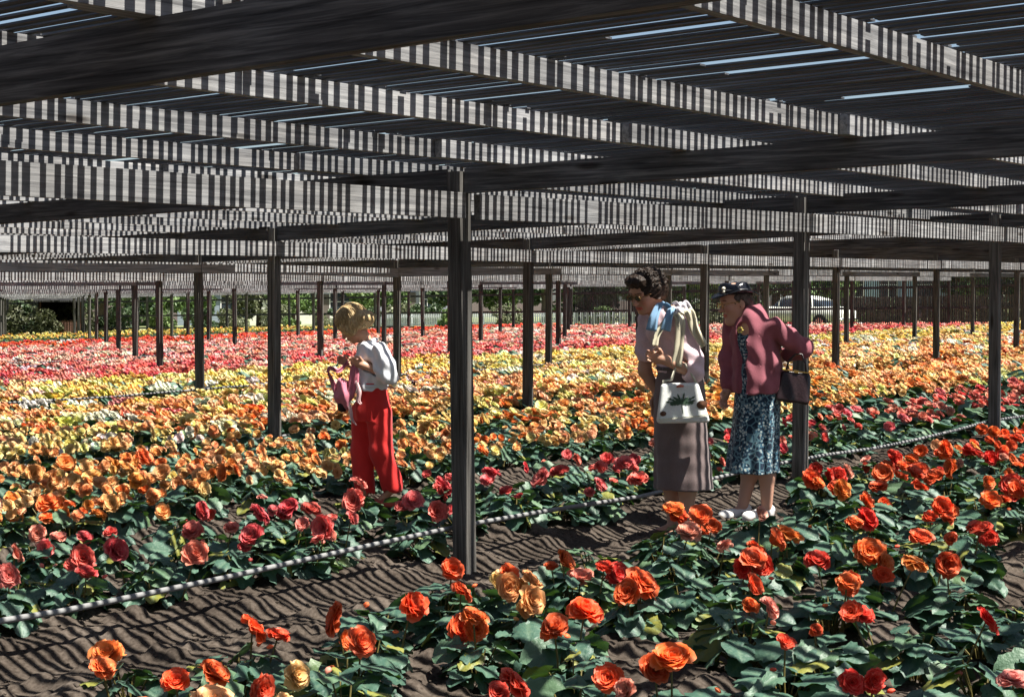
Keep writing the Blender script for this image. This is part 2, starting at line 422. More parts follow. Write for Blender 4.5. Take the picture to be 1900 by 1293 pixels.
# ------------------------------------------------------------------ begonias
def petal_mat():
    m, nt, b, out = new_mat('begonia_petal')
    c = N(nt, 'ShaderNodeAttribute', attribute_name='tone')
    oi = N(nt, 'ShaderNodeObjectInfo')
    ai = N(nt, 'ShaderNodeAttribute', attribute_name='bloom_colour', attribute_type='INSTANCER')
    ao = N(nt, 'ShaderNodeAttribute', attribute_name='bloom', attribute_type='OBJECT')
    add = N(nt, 'ShaderNodeVectorMath', operation='ADD')
    nt.links.new(ai.outputs['Color'], add.inputs[0]); nt.links.new(ao.outputs['Vector'], add.inputs[1])
    # tone R: lighter petal rim, G: hue shift of each bloom
    sep = N(nt, 'ShaderNodeSeparateColor'); nt.links.new(c.outputs['Color'], sep.inputs[0])
    hs = N(nt, 'ShaderNodeHueSaturation')
    mh = N(nt, 'ShaderNodeMapRange'); mh.inputs['To Min'].default_value = .483; mh.inputs['To Max'].default_value = .519
    nt.links.new(sep.outputs[1], mh.inputs[0]); nt.links.new(mh.outputs[0], hs.inputs['Hue'])
    mv = N(nt, 'ShaderNodeMapRange'); mv.inputs['To Min'].default_value = .8; mv.inputs['To Max'].default_value = 1.12
    nt.links.new(sep.outputs[2], mv.inputs[0]); nt.links.new(mv.outputs[0], hs.inputs['Value'])
    nt.links.new(add.outputs[0], hs.inputs['Color'])
    mx = N(nt, 'ShaderNodeMixRGB'); mm = N(nt, 'ShaderNodeMath', operation='MULTIPLY'); mm.inputs[1].default_value = .40
    nt.links.new(sep.outputs[0], mm.inputs[0]); nt.links.new(mm.outputs[0], mx.inputs[0])
    lt = N(nt, 'ShaderNodeMixRGB'); lt.inputs[0].default_value = .55; lt.inputs[2].default_value = (.97, .74, .52, 1)
    nt.links.new(hs.outputs[0], lt.inputs[1])
    nt.links.new(hs.outputs[0], mx.inputs[1]); nt.links.new(lt.outputs[0], mx.inputs[2])
    nt.links.new(mx.outputs[0], b.inputs['Base Color']); b.inputs['Roughness'].default_value = .5; b.inputs['Specular IOR Level'].default_value = .3
    tr = N(nt, 'ShaderNodeBsdfTranslucent'); nt.links.new(mx.outputs[0], tr.inputs[0])
    ms = N(nt, 'ShaderNodeMixShader'); ms.inputs[0].default_value = .35
    nt.links.new(b.outputs[0], ms.inputs[1]); nt.links.new(tr.outputs[0], ms.inputs[2]); nt.links.new(ms.outputs[0], out.inputs[0])
    return m
def leaf_mat():
    m, nt, b, out = new_mat('begonia_leaf')
    c = N(nt, 'ShaderNodeAttribute', attribute_name='tone')
    sep = N(nt, 'ShaderNodeSeparateColor'); nt.links.new(c.outputs['Color'], sep.inputs[0])
    r = ramp(nt, [(0, (.030, .078, .055)), (.5, (.058, .125, .088)), (.85, (.105, .175, .075)), (1.0, (.22, .22, .04))])
    nt.links.new(sep.outputs[1], r.inputs[0])
    mx = N(nt, 'ShaderNodeMixRGB'); mm = N(nt, 'ShaderNodeMath', operation='MULTIPLY'); mm.inputs[1].default_value = .55
    nt.links.new(sep.outputs[0], mm.inputs[0]); nt.links.new(mm.outputs[0], mx.inputs[0])
    nt.links.new(r.outputs[0], mx.inputs[1]); mx.inputs[2].default_value = (.13, .20, .13, 1)
    nt.links.new(mx.outputs[0], b.inputs['Base Color']); b.inputs['Roughness'].default_value = .5; b.inputs['Specular IOR Level'].default_value = .55
    tc = N(nt, 'ShaderNodeTexCoord'); n = N(nt, 'ShaderNodeTexNoise'); n.inputs['Scale'].default_value = 90; n.inputs['Detail'].default_value = 3
    nt.links.new(tc.outputs['Object'], n.inputs['Vector'])
    bp = N(nt, 'ShaderNodeBump'); bp.inputs['Strength'].default_value = .5; bp.inputs['Distance'].default_value = .006
    nt.links.new(n.outputs['Fac'], bp.inputs['Height']); nt.links.new(bp.outputs[0], b.inputs['Normal'])
    tr = N(nt, 'ShaderNodeBsdfTranslucent'); tr.inputs[0].default_value = (.07, .16, .02, 1)
    ms = N(nt, 'ShaderNodeMixShader'); ms.inputs[0].default_value = .15
    nt.links.new(b.outputs[0], ms.inputs[1]); nt.links.new(tr.outputs[0], ms.inputs[2]); nt.links.new(ms.outputs[0], out.inputs[0])
    return m
M_PET, M_LEAF = petal_mat(), leaf_mat()
M_STEM = simple('begonia_stem', (.12, .10, .03), .5)
RG = np.random.default_rng(11)

def rotm(axis_tilt, az):
    "tilt a +z shape by axis_tilt toward azimuth az"
    ct, st = math.cos(axis_tilt), math.sin(axis_tilt); c, s = math.cos(az), math.sin(az)
    Ry = np.array([[ct, 0, st], [0, 1, 0], [-st, 0, ct]]); Rz = np.array([[c, -s, 0], [s, c, 0], [0, 0, 1]])
    return Rz@Ry
def grid_q(nu, nv):
    i = np.arange(nu-1)[:, None]*nv+np.arange(nv-1)[None, :]
    return np.stack([i, i+1, i+nv+1, i+nv], -1).reshape(-1, 4)
def petal(L, W, open_a, curl, ruff, nu, nv, rg):
    "a petal rooted at the origin, growing up +z and outward +x; open_a = opening angle from vertical"
    u = np.linspace(0, 1, nu)[:, None]; v = np.linspace(-1, 1, nv)[None, :]
    wdt = W*np.sin(np.clip(u*1.12+.09, 0, 1.2)*PI/1.32)**.75
    notch = 1-.10*np.exp(-(v/.25)**2)*u**3+rg.normal(0, .03)*v*u
    ang = open_a*(.45+.75*u**1.1)+curl*u**2                # bends open along its length
    s = L*u*notch
    du = np.gradient(u[:, 0])
    ax = np.cumsum(np.sin(ang[:, 0])*du)*L; az_ = np.cumsum(np.cos(ang[:, 0])*du)*L
    ax -= ax[0]; az_ -= az_[0]
    px = ax[:, None]*notch*np.ones_like(v); pz = az_[:, None]*notch*np.ones_like(v)
    cup = .42*wdt*(v**2)
    ph = rg.uniform(0, 6.28, 3)
    rf = ruff*L*u**2*(np.sin(v*5.2+ph[0])*.55+np.sin(v*9.5+ph[1])*.35)*(.3+.7*np.abs(v))
    nx = -np.cos(ang); nz = np.sin(ang)
    X = px+nx*(cup+rf); Z = pz+nz*(cup+rf)
    Y = v*wdt*(1+.06*np.sin(u*14+ph[2]))
    V = np.stack([X, Y, Z], -1).reshape(-1, 3)
    rim = np.clip((u-.72)/.28, 0, 1)**1.5*np.ones_like(v)
    rim = np.maximum(rim, (np.abs(v)**6)*u*.8)
    return V, rim.ravel()
def bloom(lod, rg, half=False):
    "double begonia: petals spiral out of a tight heart; radius about 1"
    if lod == 0: lay = [(.40, .26, 5, 6, .5), (.56, .36, 7, 20, .5), (.74, .48, 8, 36, .8), (.88, .58, 9, 54, 1), (1.0, .66, 9, 74, 1.1), (.92, .6, 6, 98, 1.1)]; nu, nv = 6, 7
    elif lod == 1: lay = [(.55, .42, 4, 14, .6), (.8, .62, 5, 38, 1), (1.0, .80, 6, 70, 1.2)]; nu, nv = 5, 5
    else: lay = [(.7, .6, 3, 20, .8), (1.0, .95, 5, 70, 1.2)]; nu, nv = 3, 3
    if half: lay = lay[:-1] if lod < 2 else lay
    Vs, rims, n = [], [], 0; gold = 2.39996; k = 0
    opn = rg.uniform(.8, 1.2)
    for L, W, cnt, op, rf in lay:
        op *= opn
        for i in range(cnt):
            Lr = L*rg.uniform(.9, 1.1)
            V, rim = petal(Lr, W*rg.uniform(.88, 1.12)*.95, R(op+rg.normal(0, 7)), rg.uniform(-.1, .5), .085*rf*rg.uniform(.6, 1.5), nu, nv, rg)
            a = k*gold+rg.normal(0, .15) if lod == 0 else 2*PI*i/cnt+L*5+rg.normal(0, .2)
            c, s = math.cos(a), math.sin(a); M = np.array([[c, -s, 0], [s, c, 0], [0, 0, 1]])
            V = V+np.array([.05*L, 0, 0])
            V = V@M.T; V[:, 2] -= .16*(1-L)*0+.0
            Vs.append(V); rims.append(rim*rg.uniform(.4, 1)); k += 1
    V = np.concatenate(Vs); q = grid_q(nu, nv)
    Q = (q[None]+nu*nv*np.arange(k)[:, None, None]).reshape(-1, 4)
    V[:, 2] -= .15
    return V, Q, np.concatenate(rims)
def leaf(lod, rg):
    "asymmetric heart leaf with a toothed edge, length 1 along +x, rooted at the origin"
    nu, nv = {0: (11, 11), 1: (5, 5), 2: (4, 3)}[lod]
    u = np.linspace(0, 1, nu)[:, None]; v = np.linspace(-1, 1, nv)[None, :]
    asym = rg.uniform(.75, 1.0)
    base = np.interp(u[:, 0], [0, .06, .2, .4, .62, .82, .93, 1], [.24, .44, .58, .60, .52, .36, .2, .03])[:, None]*rg.uniform(.88, 1.08)
    side = np.where(v > 0, 1.0, asym)
    tooth = 1+((.10*np.sin(u*31+v*2+rg.uniform(0,6))+.10*np.sin(u*13+rg.uniform(0,6)))*np.abs(v)**3 if lod == 0 else 0)+rg.normal(0, .02)
    Y = v*base*side*tooth
    X = u-.22*np.abs(v)**1.6*(1-u)**1.3*1.1+.05*np.abs(v)*(u > .5)
    droop = rg.uniform(.1, .5); fold = rg.uniform(.05, .45)
    Z = -droop*u**2*.55+fold*np.abs(Y)-.55*Y**2*rg.uniform(.4, 1.8)
    vein = np.zeros_like(X)
    if lod == 0:
        ph = (u*1.0-.55*np.abs(v))*6.0
        sv = np.abs(((ph+.5) % 1)-.5)*2                     # 0 on the side veins
        Z = Z+.026*np.sin(np.clip(sv, 0, 1)*PI/2)*(base*2)*np.clip(np.abs(v)*2.2, 0, 1)+.03*np.sin(u*9+rg.uniform(0, 6)+v*2.5)*np.abs(v)**2
        vein = np.maximum(np.clip(1-sv*2.6, 0, 1)*.9, (np.abs(v) < .12)*1.0)
        Z = Z+.035*np.abs(v)**4*np.sin(u*26+rg.uniform(0, 6))
    else: Z = Z+.05*np.abs(v)*np.sin(u*8+rg.uniform(0, 6))
    V = np.stack([X+.12, Y, Z], -1).reshape(-1, 3)
    return V, grid_q(nu, nv), (vein*np.ones_like(X)).ravel()
BLOOM0 = [bloom(0, RG) for _ in range(7)]+[bloom(0, RG, True) for _ in range(2)]
BLOOM1 = [bloom(1, RG) for _ in range(6)]; BLOOM2 = [bloom(2, RG) for _ in range(5)]
LEAF = {0: [leaf(0, RG) for _ in range(9)], 1: [leaf(1, RG) for _ in range(8)], 2: [leaf(2, RG) for _ in range(6)]}
class PM:
    "plant mesh builder carrying the tone attribute"
    def __init__(s): s.V = []; s.Q = []; s.t = []; s.m = []; s.n = 0
    def add(s, V, Q, tone, m):
        s.V.append(V); s.Q.append(Q+s.n); s.t.append(tone); s.m.append(np.full(len(Q), m)); s.n += len(V)
    def mesh(s, name, mats):
        me = np_mesh(name, np.concatenate(s.V), np.concatenate(s.Q), mats, True, np.concatenate(s.m))
        attr_c(me, 'tone', np.concatenate(s.t)); return me
def tone(rim, g, b):
    t = np.zeros((len(rim), 3)); t[:, 0] = rim; t[:, 1] = g; t[:, 2] = b; return t
def tube_np(pts, r, n=5):
    mb = MB(); mb.tube(pts, r, n, cap=False); return np.concatenate(mb.V), np.concatenate(mb.Q)
def foliage(pm, lod, rg, nl, spread=.18, ht=.20, lsz=.12, leaf_m=0, stem_m=1):
    for i in range(nl):
        t = (i+.5)/nl
        el = rg.uniform(0, 1)
        az = i*2.39996+rg.normal(0, .3)
        rad = spread*(.25+.95*math.sqrt(t))*rg.uniform(.8, 1.15)
        z = ht*(1.02-.72*t**1.2)*rg.uniform(.75, 1.12)
        V, Q, vn = LEAF[lod][rg.integers(len(LEAF[lod]))]
        sz = lsz*rg.uniform(.7, 1.25)
        tilt = rg.normal(.08+.38*t, .25); roll = rg.normal(0, .38)
        cr, sr = math.cos(roll), math.sin(roll)
        M = rotm(tilt, az+rg.normal(0, .5))@np.array([[1, 0, 0], [0, cr, -sr], [0, sr, cr]])
        rt = np.array([math.cos(az)*rad*.62, math.sin(az)*rad*.62, z])
        g = rg.beta(1.6, 1.9)*.9 if rg.random() > .05 else 1.0
        pm.add((V*sz)@M.T+rt, Q, tone(vn, g, 0), leaf_m)
        if lod == 0:
            Vt, Qt = tube_np([(rt[0]*.2, rt[1]*.2, -.02), (rt[0]*.6, rt[1]*.6, z*.55), rt+M@np.array([.12*sz, 0, 0])], .0035, 4)
            pm.add(Vt, Qt, tone(np.zeros(len(Vt)), .9, 0), stem_m)
FOL0 = []
for k in range(10):
    pm = PM(); foliage(pm, 0, RG, int(RG.integers(24, 33)), RG.uniform(.14, .18), RG.uniform(.14, .19), RG.uniform(.085, .113))
    FOL0.append(pm.mesh('foliage', [M_LEAF, M_STEM]))
def bloom_mesh(i):
    V, Q, rim = BLOOM0[i]; pm = PM(); pm.add(V, Q, tone(rim, RG.uniform(.25, .75), RG.uniform(.2, .8)), 0)
    return pm.mesh('flower', [M_PET])
BM0 = [bloom_mesh(i) for i in range(len(BLOOM0))]
def bud_mesh():
    pm = PM(); u = np.linspace(0, 1, 6)[:, None]; v = np.linspace(0, 2*PI, 8)[None, :]
    r_ = np.sin(u*PI)**.7*.5; V = np.stack([r_*np.cos(v), r_*np.sin(v)*.6, u*1.1+0*v], -1).reshape(-1, 3)
    pm.add(V, grid_q(6, 8), tone(np.full(len(V), .5), .5, .5), 0); return pm.mesh('bud', [M_PET])
BUD = bud_mesh()
def stalk_mesh():
    mb = MB(); mb.tube([(0, 0, 0), (.02, .01, .5), (0, 0, 1)], [.02, .018, .015], 5, cap=False); return mb.mesh('flower_stem', [M_STEM])
STALK = stalk_mesh()

PAL = {   # linear petal colours
 'orange-red': (.88, .15, .022), 'scarlet': (.80, .060, .020), 'coral-pink': (.86, .21, .18), 'rose-red': (.76, .075, .080),
 'orange': (.93, .31, .06), 'soft orange': (.95, .49, .18), 'peach': (.96, .61, .29), 'pale yellow': (.95, .79, .34), 'yellow': (.93, .68, .15),
 'salmon-pink': (.88, .36, .27), 'pale pink': (.90, .58, .48), 'white': (.90, .86, .74)}
BEDMIX = [   # colours of each bed with weights, bloom count, bloom radius
 (['orange-red', 'scarlet', 'coral-pink', 'peach'], [.5, .2, .2, .1], 2.6, .062),
 (['orange-red', 'scarlet', 'salmon-pink', 'orange', 'peach'], [.60, .13, .12, .10, .05], 3.4, .060),
 (['coral-pink', 'rose-red', 'salmon-pink'], [.55, .22, .23], 4.6, .050),
 (['soft orange', 'orange', 'peach', 'pale yellow'], [.42, .10, .33, .15], 5.6, .054),
 (['soft orange', 'peach', 'pale yellow', 'orange', 'white'], [.26, .34, .25, .06, .09], 12, .054),
 (['peach', 'pale yellow', 'soft orange', 'white', 'salmon-pink', 'yellow'], [.30, .26, .20, .10, .06, .08], 13, .054),
 (['yellow', 'pale yellow', 'white', 'peach'], [.38, .46, .10, .06], 14, .053),
 (['rose-red', 'coral-pink', 'salmon-pink', 'pale pink'], [.32, .34, .18, .16], 11, .052),
 (['salmon-pink', 'pale pink', 'coral-pink', 'white'], [.26, .38, .24, .12], 12, .052),
 (['coral-pink', 'pale pink', 'salmon-pink', 'white', 'rose-red'], [.22, .32, .22, .14, .10], 12, .052),
 (['salmon-pink', 'pale pink', 'coral-pink', 'white'], [.3, .32, .26, .12], 12, .052),
 (['scarlet', 'orange-red', 'coral-pink', 'white'], [.50, .26, .16, .08], 12, .052),
 (['yellow', 'pale yellow', 'orange'], [.6, .3, .1], 2.0, .04)]
def mixcol(bi, rg):
    names, wts, nb, sz = BEDMIX[bi]; k = rg.choice(len(names), p=np.array(wts)/sum(wts)); return names[k]
# plant positions
plants = []
for bi, (y0, y1) in enumerate(BEDS):
    sp = .385 if bi < 2 else .38 if bi < 4 else .37
    ny = max(2, int(round((y1-y0)/sp)))
    for a in range(ny):
        y = y0+(a+.5)*(y1-y0)/ny
        x = 1.0+RG.uniform(0, .3)
        while x < colx(MMAX)+1.5:
            px, py = x+RG.normal(0, .05), y+RG.normal(0, .05)
            x += sp*RG.uniform(.9, 1.15)
            f, r = view(px, py)
            if f < 3.4 or abs(r) > .36*f+(1.0 if f < 14 else 2.0): continue
            if bi in (0, 1, 2) and RG.random() < .07: continue
            if bi == 1 and py > 4.35 and px < 8.6: continue
            plants.append((f, px, py, bi, abs(r) < .318*f+.25 and f > 4.2))
keep = []
PEOPLE_XY = [(8.70, 5.14), (9.66, 5.10), (8.23, 7.30)]
for p in plants:
    if any(math.hypot(p[1]-a, p[2]-b) < .30 for a, b in PEOPLE_XY): continue
    if any(math.hypot(p[1]-colx(m), p[2]-rowy(j)) < .12 for m in range(0, 6) for j in range(1, 6)): continue
    if 8.6 < p[1] < 9.4 and 4.25 < p[2] < 4.9: continue
    keep.append(p)
plants = sorted(keep, key=lambda p: (not p[4], p[0]))
near, far = plants[:300], plants[300:]
print('plants', len(plants), 'near reach', near[-1][0])
BEDNAME = ['front bed at the bottom right corner', 'front bed before the path', 'coral bed behind the near watering pipe', 'orange bed beyond the narrow path', 'peach bed', 'yellow bed']
LAND = [((8.70, 5.14), 'just before the woman in the grey skirt'), ((9.66, 5.10), 'before the woman in the rose cardigan'), ((8.23, 7.30), 'by the girl in red trousers'), ((6.78, 5.39), 'near the foot of the nearest post'), ((10.85, 5.39), 'near the post behind the women')]
used_labels = {}
NUMW = {0: 'no open', 1: 'one', 2: 'two', 3: 'three', 4: 'four', 5: 'five', 6: 'six', 7: 'seven', 8: 'eight', 9: 'nine', 10: 'ten', 11: 'eleven', 12: 'twelve', 13: 'thirteen'}
def proj(x, y, z):
    f, r = view(x, y); return 950+F*r/f, 555+F*(CAM_Z-z)/f
SHOWN = []      # blooms placed by hand: photo pixel of the bloom centre, width in pixels, colour, bed height
HAND = [(465,1172,64,'orange-red'),(392,1256,72,'orange-red'),(762,1130,66,'orange-red'),(838,1060,48,'orange-red'),(855,1100,52,'orange-red'),(620,1150,58,'orange-red'),(668,1195,56,'orange-red'),(545,1258,60,'peach'),(482,1285,60,'scarlet'),
 (1192,1085,64,'orange-red'),(1085,1137,66,'orange-red'),(1028,1170,62,'orange-red'),(1248,1228,78,'orange-red'),(985,1080,48,'soft orange'),(985,1115,60,'soft orange'),(945,1065,42,'orange-red'),(1045,1045,44,'orange-red'),(878,1152,56,'orange-red'),
 (1122,1055,34,'scarlet'),(1250,948,44,'orange-red'),(1302,960,48,'orange-red'),(1435,1005,66,'orange-red'),(1462,1000,56,'orange'),(1400,1040,54,'scarlet'),(1395,1090,52,'orange-red'),(1430,1130,40,'salmon-pink'),(1580,1085,48,'orange-red'),(1584,1138,48,'scarlet'),
 (1518,1045,50,'scarlet'),(1460,1195,42,'scarlet'),(1515,1173,32,'scarlet'),(1508,890,50,'orange-red'),(1560,910,46,'orange'),(1610,965,60,'scarlet'),(1615,1025,60,'orange-red'),(1760,1050,62,'orange-red'),(1700,1050,50,'orange'),(1750,945,56,'orange-red'),
 (1640,880,48,'orange-red'),(1700,880,56,'scarlet'),(1755,835,42,'orange-red'),(1803,842,40,'scarlet'),(1712,1000,46,'scarlet'),(1585,1270,52,'scarlet'),(1625,1268,48,'scarlet'),(1885,1265,56,'salmon-pink'),(1835,1155,52,'scarlet'),(1130,1262,60,'orange-red'),(1165,1285,50,'salmon-pink'),(925,1288,44,'scarlet'),
 (1820,990,66,'scarlet'),(1770,870,52,'orange-red'),(1840,930,60,'orange-red'),(1880,900,60,'scarlet'),
 (150,1040,60,'rose-red'),(212,1022,56,'rose-red'),(355,990,48,'coral-pink'),(360,1030,52,'coral-pink'),(243,1090,42,'rose-red'),(60,1155,76,'coral-pink'),(8,1145,50,'rose-red'),(12,1070,44,'coral-pink'),(465,995,46,'rose-red'),(372,948,40,'rose-red'),
 (480,955,44,'rose-red'),(535,943,42,'rose-red'),(575,948,42,'rose-red'),(600,980,56,'coral-pink'),(655,930,50,'coral-pink'),(745,985,36,'rose-red'),(562,1028,34,'coral-pink'),(810,950,60,'coral-pink'),(765,930,44,'coral-pink'),(820,905,44,'rose-red'),
 (1160,860,56,'coral-pink'),(1185,890,50,'coral-pink'),(1040,880,40,'rose-red'),(1005,890,50,'coral-pink'),(1035,935,56,'coral-pink'),(1110,905,40,'coral-pink'),(910,880,46,'rose-red'),(935,945,44,'coral-pink'),(590,882,36,'peach'),
 (60,880,70,'soft orange'),(95,890,56,'soft orange'),(20,930,40,'orange'),(85,935,60,'orange'),(205,935,34,'soft orange'),(170,885,56,'soft orange'),(230,870,60,'soft orange'),(265,850,54,'orange'),(300,880,52,'soft orange'),(250,895,50,'orange'),(120,860,36,'orange'),(300,950,34,'soft orange'),(415,878,46,'orange'),(362,875,44,'soft orange')]
for (u_, v_, wpx, cn) in HAND:
    # the ground height differs a little, so solve for the distance at bloom height
    hgt = .245 if v_ > 900 else .27
    f = 6.0
    for _ in range(12):
        r = (u_-950)/F*f; x = f*ca+r*sa; y = f*sa-r*ca
        zt = float(plane(x, y))+.06+hgt
        f = F*(CAM_Z-zt)/(v_-555)
    SHOWN.append([x, y, zt, wpx/F*f*.5*1.02, cn])
def nearest_plant(x, y, pool):
    d = [(math.hypot(p[1]-x, p[2]-y), k) for k, p in enumerate(pool)]; return min(d)
assigned = {}
for s in SHOWN:
    d, k = nearest_plant(s[0], s[1], near)
    if d < .55: assigned.setdefault(k, []).append(s)
bcount = 0; lab_info = []; roots = []
for k, (f, x, y, bi, _) in enumerate(near):
    hand = assigned.get(k, [])
    if hand:                                   # the plant stands under its own flowers
        x, y = x*.2+.8*sum(h_[0] for h_ in hand)/len(hand), y*.2+.8*(sum(h_[1] for h_ in hand)/len(hand)+.04)
    z = float(zground(x, y))-.01
    cn = hand[0][4] if hand else mixcol(bi, RG)
    sc = RG.uniform(.85, 1.15); blooms = []
    for (hx, hy, hz_, hr, hc) in hand: blooms.append((hx-x, hy-y, hz_-z, min(hr*1.0, .072), hc))
    nb = BEDMIX[bi][2]; bs = BEDMIX[bi][3]
    if bi in (0, 1, 2):
        want = RG.poisson(nb*(.36 if bi == 2 else .22 if x < 8.5 else .75)) if not hand else RG.integers(0, 2)*(bi > 0)
    else: want = max(2, RG.poisson(nb))
    want = min(want, 13-len(blooms))
    for (bx, by, bz, br, bc) in list(blooms):
        if br > .045 and RG.random() < .35 and len(blooms) < 12: a = RG.uniform(0, 6.28); blooms.append((bx+br*1.1*math.cos(a), by+br*.9*math.sin(a), bz-br*RG.uniform(.1, .8), br*RG.uniform(.55, .9), bc))
    want = min(want, 13-len(blooms))
    for q in range(want):
        a = RG.uniform(0, 2*PI); rr = .17*math.sqrt(RG.random())*sc
        c2 = cn if RG.random() < .85 else mixcol(bi, RG)
        blooms.append((rr*math.cos(a), rr*math.sin(a)-.03, RG.uniform(.17, .27)*sc, bs*RG.uniform(.62, 1.1)*(.9 if bi > 2 else 1), c2))
    tw = 'tall' if sc > 1.06 else 'low' if sc < .92 else 'bushy'
    nbv = len(blooms); px_, py_ = proj(x, y, z+.25)
    base = f'{tw} {cn} {NUMW[nbv]}-bloom begonia' if nbv else f'{tw} leafy bloomless begonia'
    lab_info.append((base, bi, min(int((y-BEDS[bi][0])/(BEDS[bi][1]-BEDS[bi][0])*3), 2), px_))
    root = empty('begonia', (x, y, z), label='begonia', cat='begonia', group='begonias planted in the near beds'); roots.append(root)
    fo = link('foliage', FOL0[int(RG.integers(len(FOL0)))], root, rot=(0, 0, RG.uniform(0, 2*PI)), scale=sc*(1.0 if bi < 3 else 1.08))
    for (bx, by, bz, br, bc) in blooms:
        tilt = RG.uniform(.3, 1.35); az = -PI/2-.55+RG.normal(0, .7)       # turned to the sun and the path
        M = rotm(tilt, az)
        o = link('flower', BM0[int(RG.integers(len(BM0)))], root)
        o.matrix_basis = Matrix.Translation((bx, by, bz))@Matrix([list(map(float, rr)) for rr in M]).to_4x4()@Matrix.Rotation(RG.uniform(0, 6.28), 4, 'Z')@Matrix.Diagonal((br*RG.uniform(.82, 1.12), br*RG.uniform(.9, 1.15), br*RG.uniform(.75, 1.15), 1))
        c = np.array(PAL[bc])*RG.uniform(.85, 1.1, 3); o['bloom'] = [float(min(v, .95)) for v in c]
        if f < 8.5:
            d = Vector((bx, by, bz))-Vector((bx*.65, by*.65, .02)); s_ = link('flower_stem', STALK, root)
            s_.matrix_basis = Matrix.Translation((bx*.65, by*.65, .02))@d.to_track_quat('Z', 'Y').to_matrix().to_4x4()@Matrix.Diagonal((.22, .22, d.length, 1))
        bcount += 1
    if f < 9 and RG.random() < .6:
        o = link('bud', BUD, root); a = RG.uniform(0, 6.28); o.location = (.1*math.cos(a), .1*math.sin(a)-.05, RG.uniform(.15, .22)); o.rotation_euler = (RG.uniform(.5, 2.2), 0, RG.uniform(0, 6)); o.scale = (.026,)*3; o['bloom'] = list(PAL[cn])
print('blooms', bcount)
ORDW = ['first', 'second', 'third', 'fourth', 'fifth', 'sixth', 'seventh', 'eighth', 'ninth', 'tenth', 'eleventh', 'twelfth']
BN = ['corner bed', 'front bed', 'coral bed', 'near orange bed', 'peach bed', 'yellow bed']; EDGE = ['front edge', 'middle', 'back edge']
def third(px): return 'far left' if px < 380 else 'left' if px < 760 else 'centre' if px < 1140 else 'right' if px < 1520 else 'far right'
groups_ = {}
for k, (b_, bi, e_, px) in enumerate(lab_info): groups_.setdefault((b_, bi, e_, third(px)), []).append((px, k))
for (b_, bi, e_, t_), mem in groups_.items():
    mem.sort()
    for q, (px, k) in enumerate(mem):
        pre = '' if len(mem) == 1 else f', {ORDW[min(q, 11)]} from left'
        roots[k]['label'] = f'{b_}, {EDGE[e_]} of {BN[bi]}, {t_}{pre}'
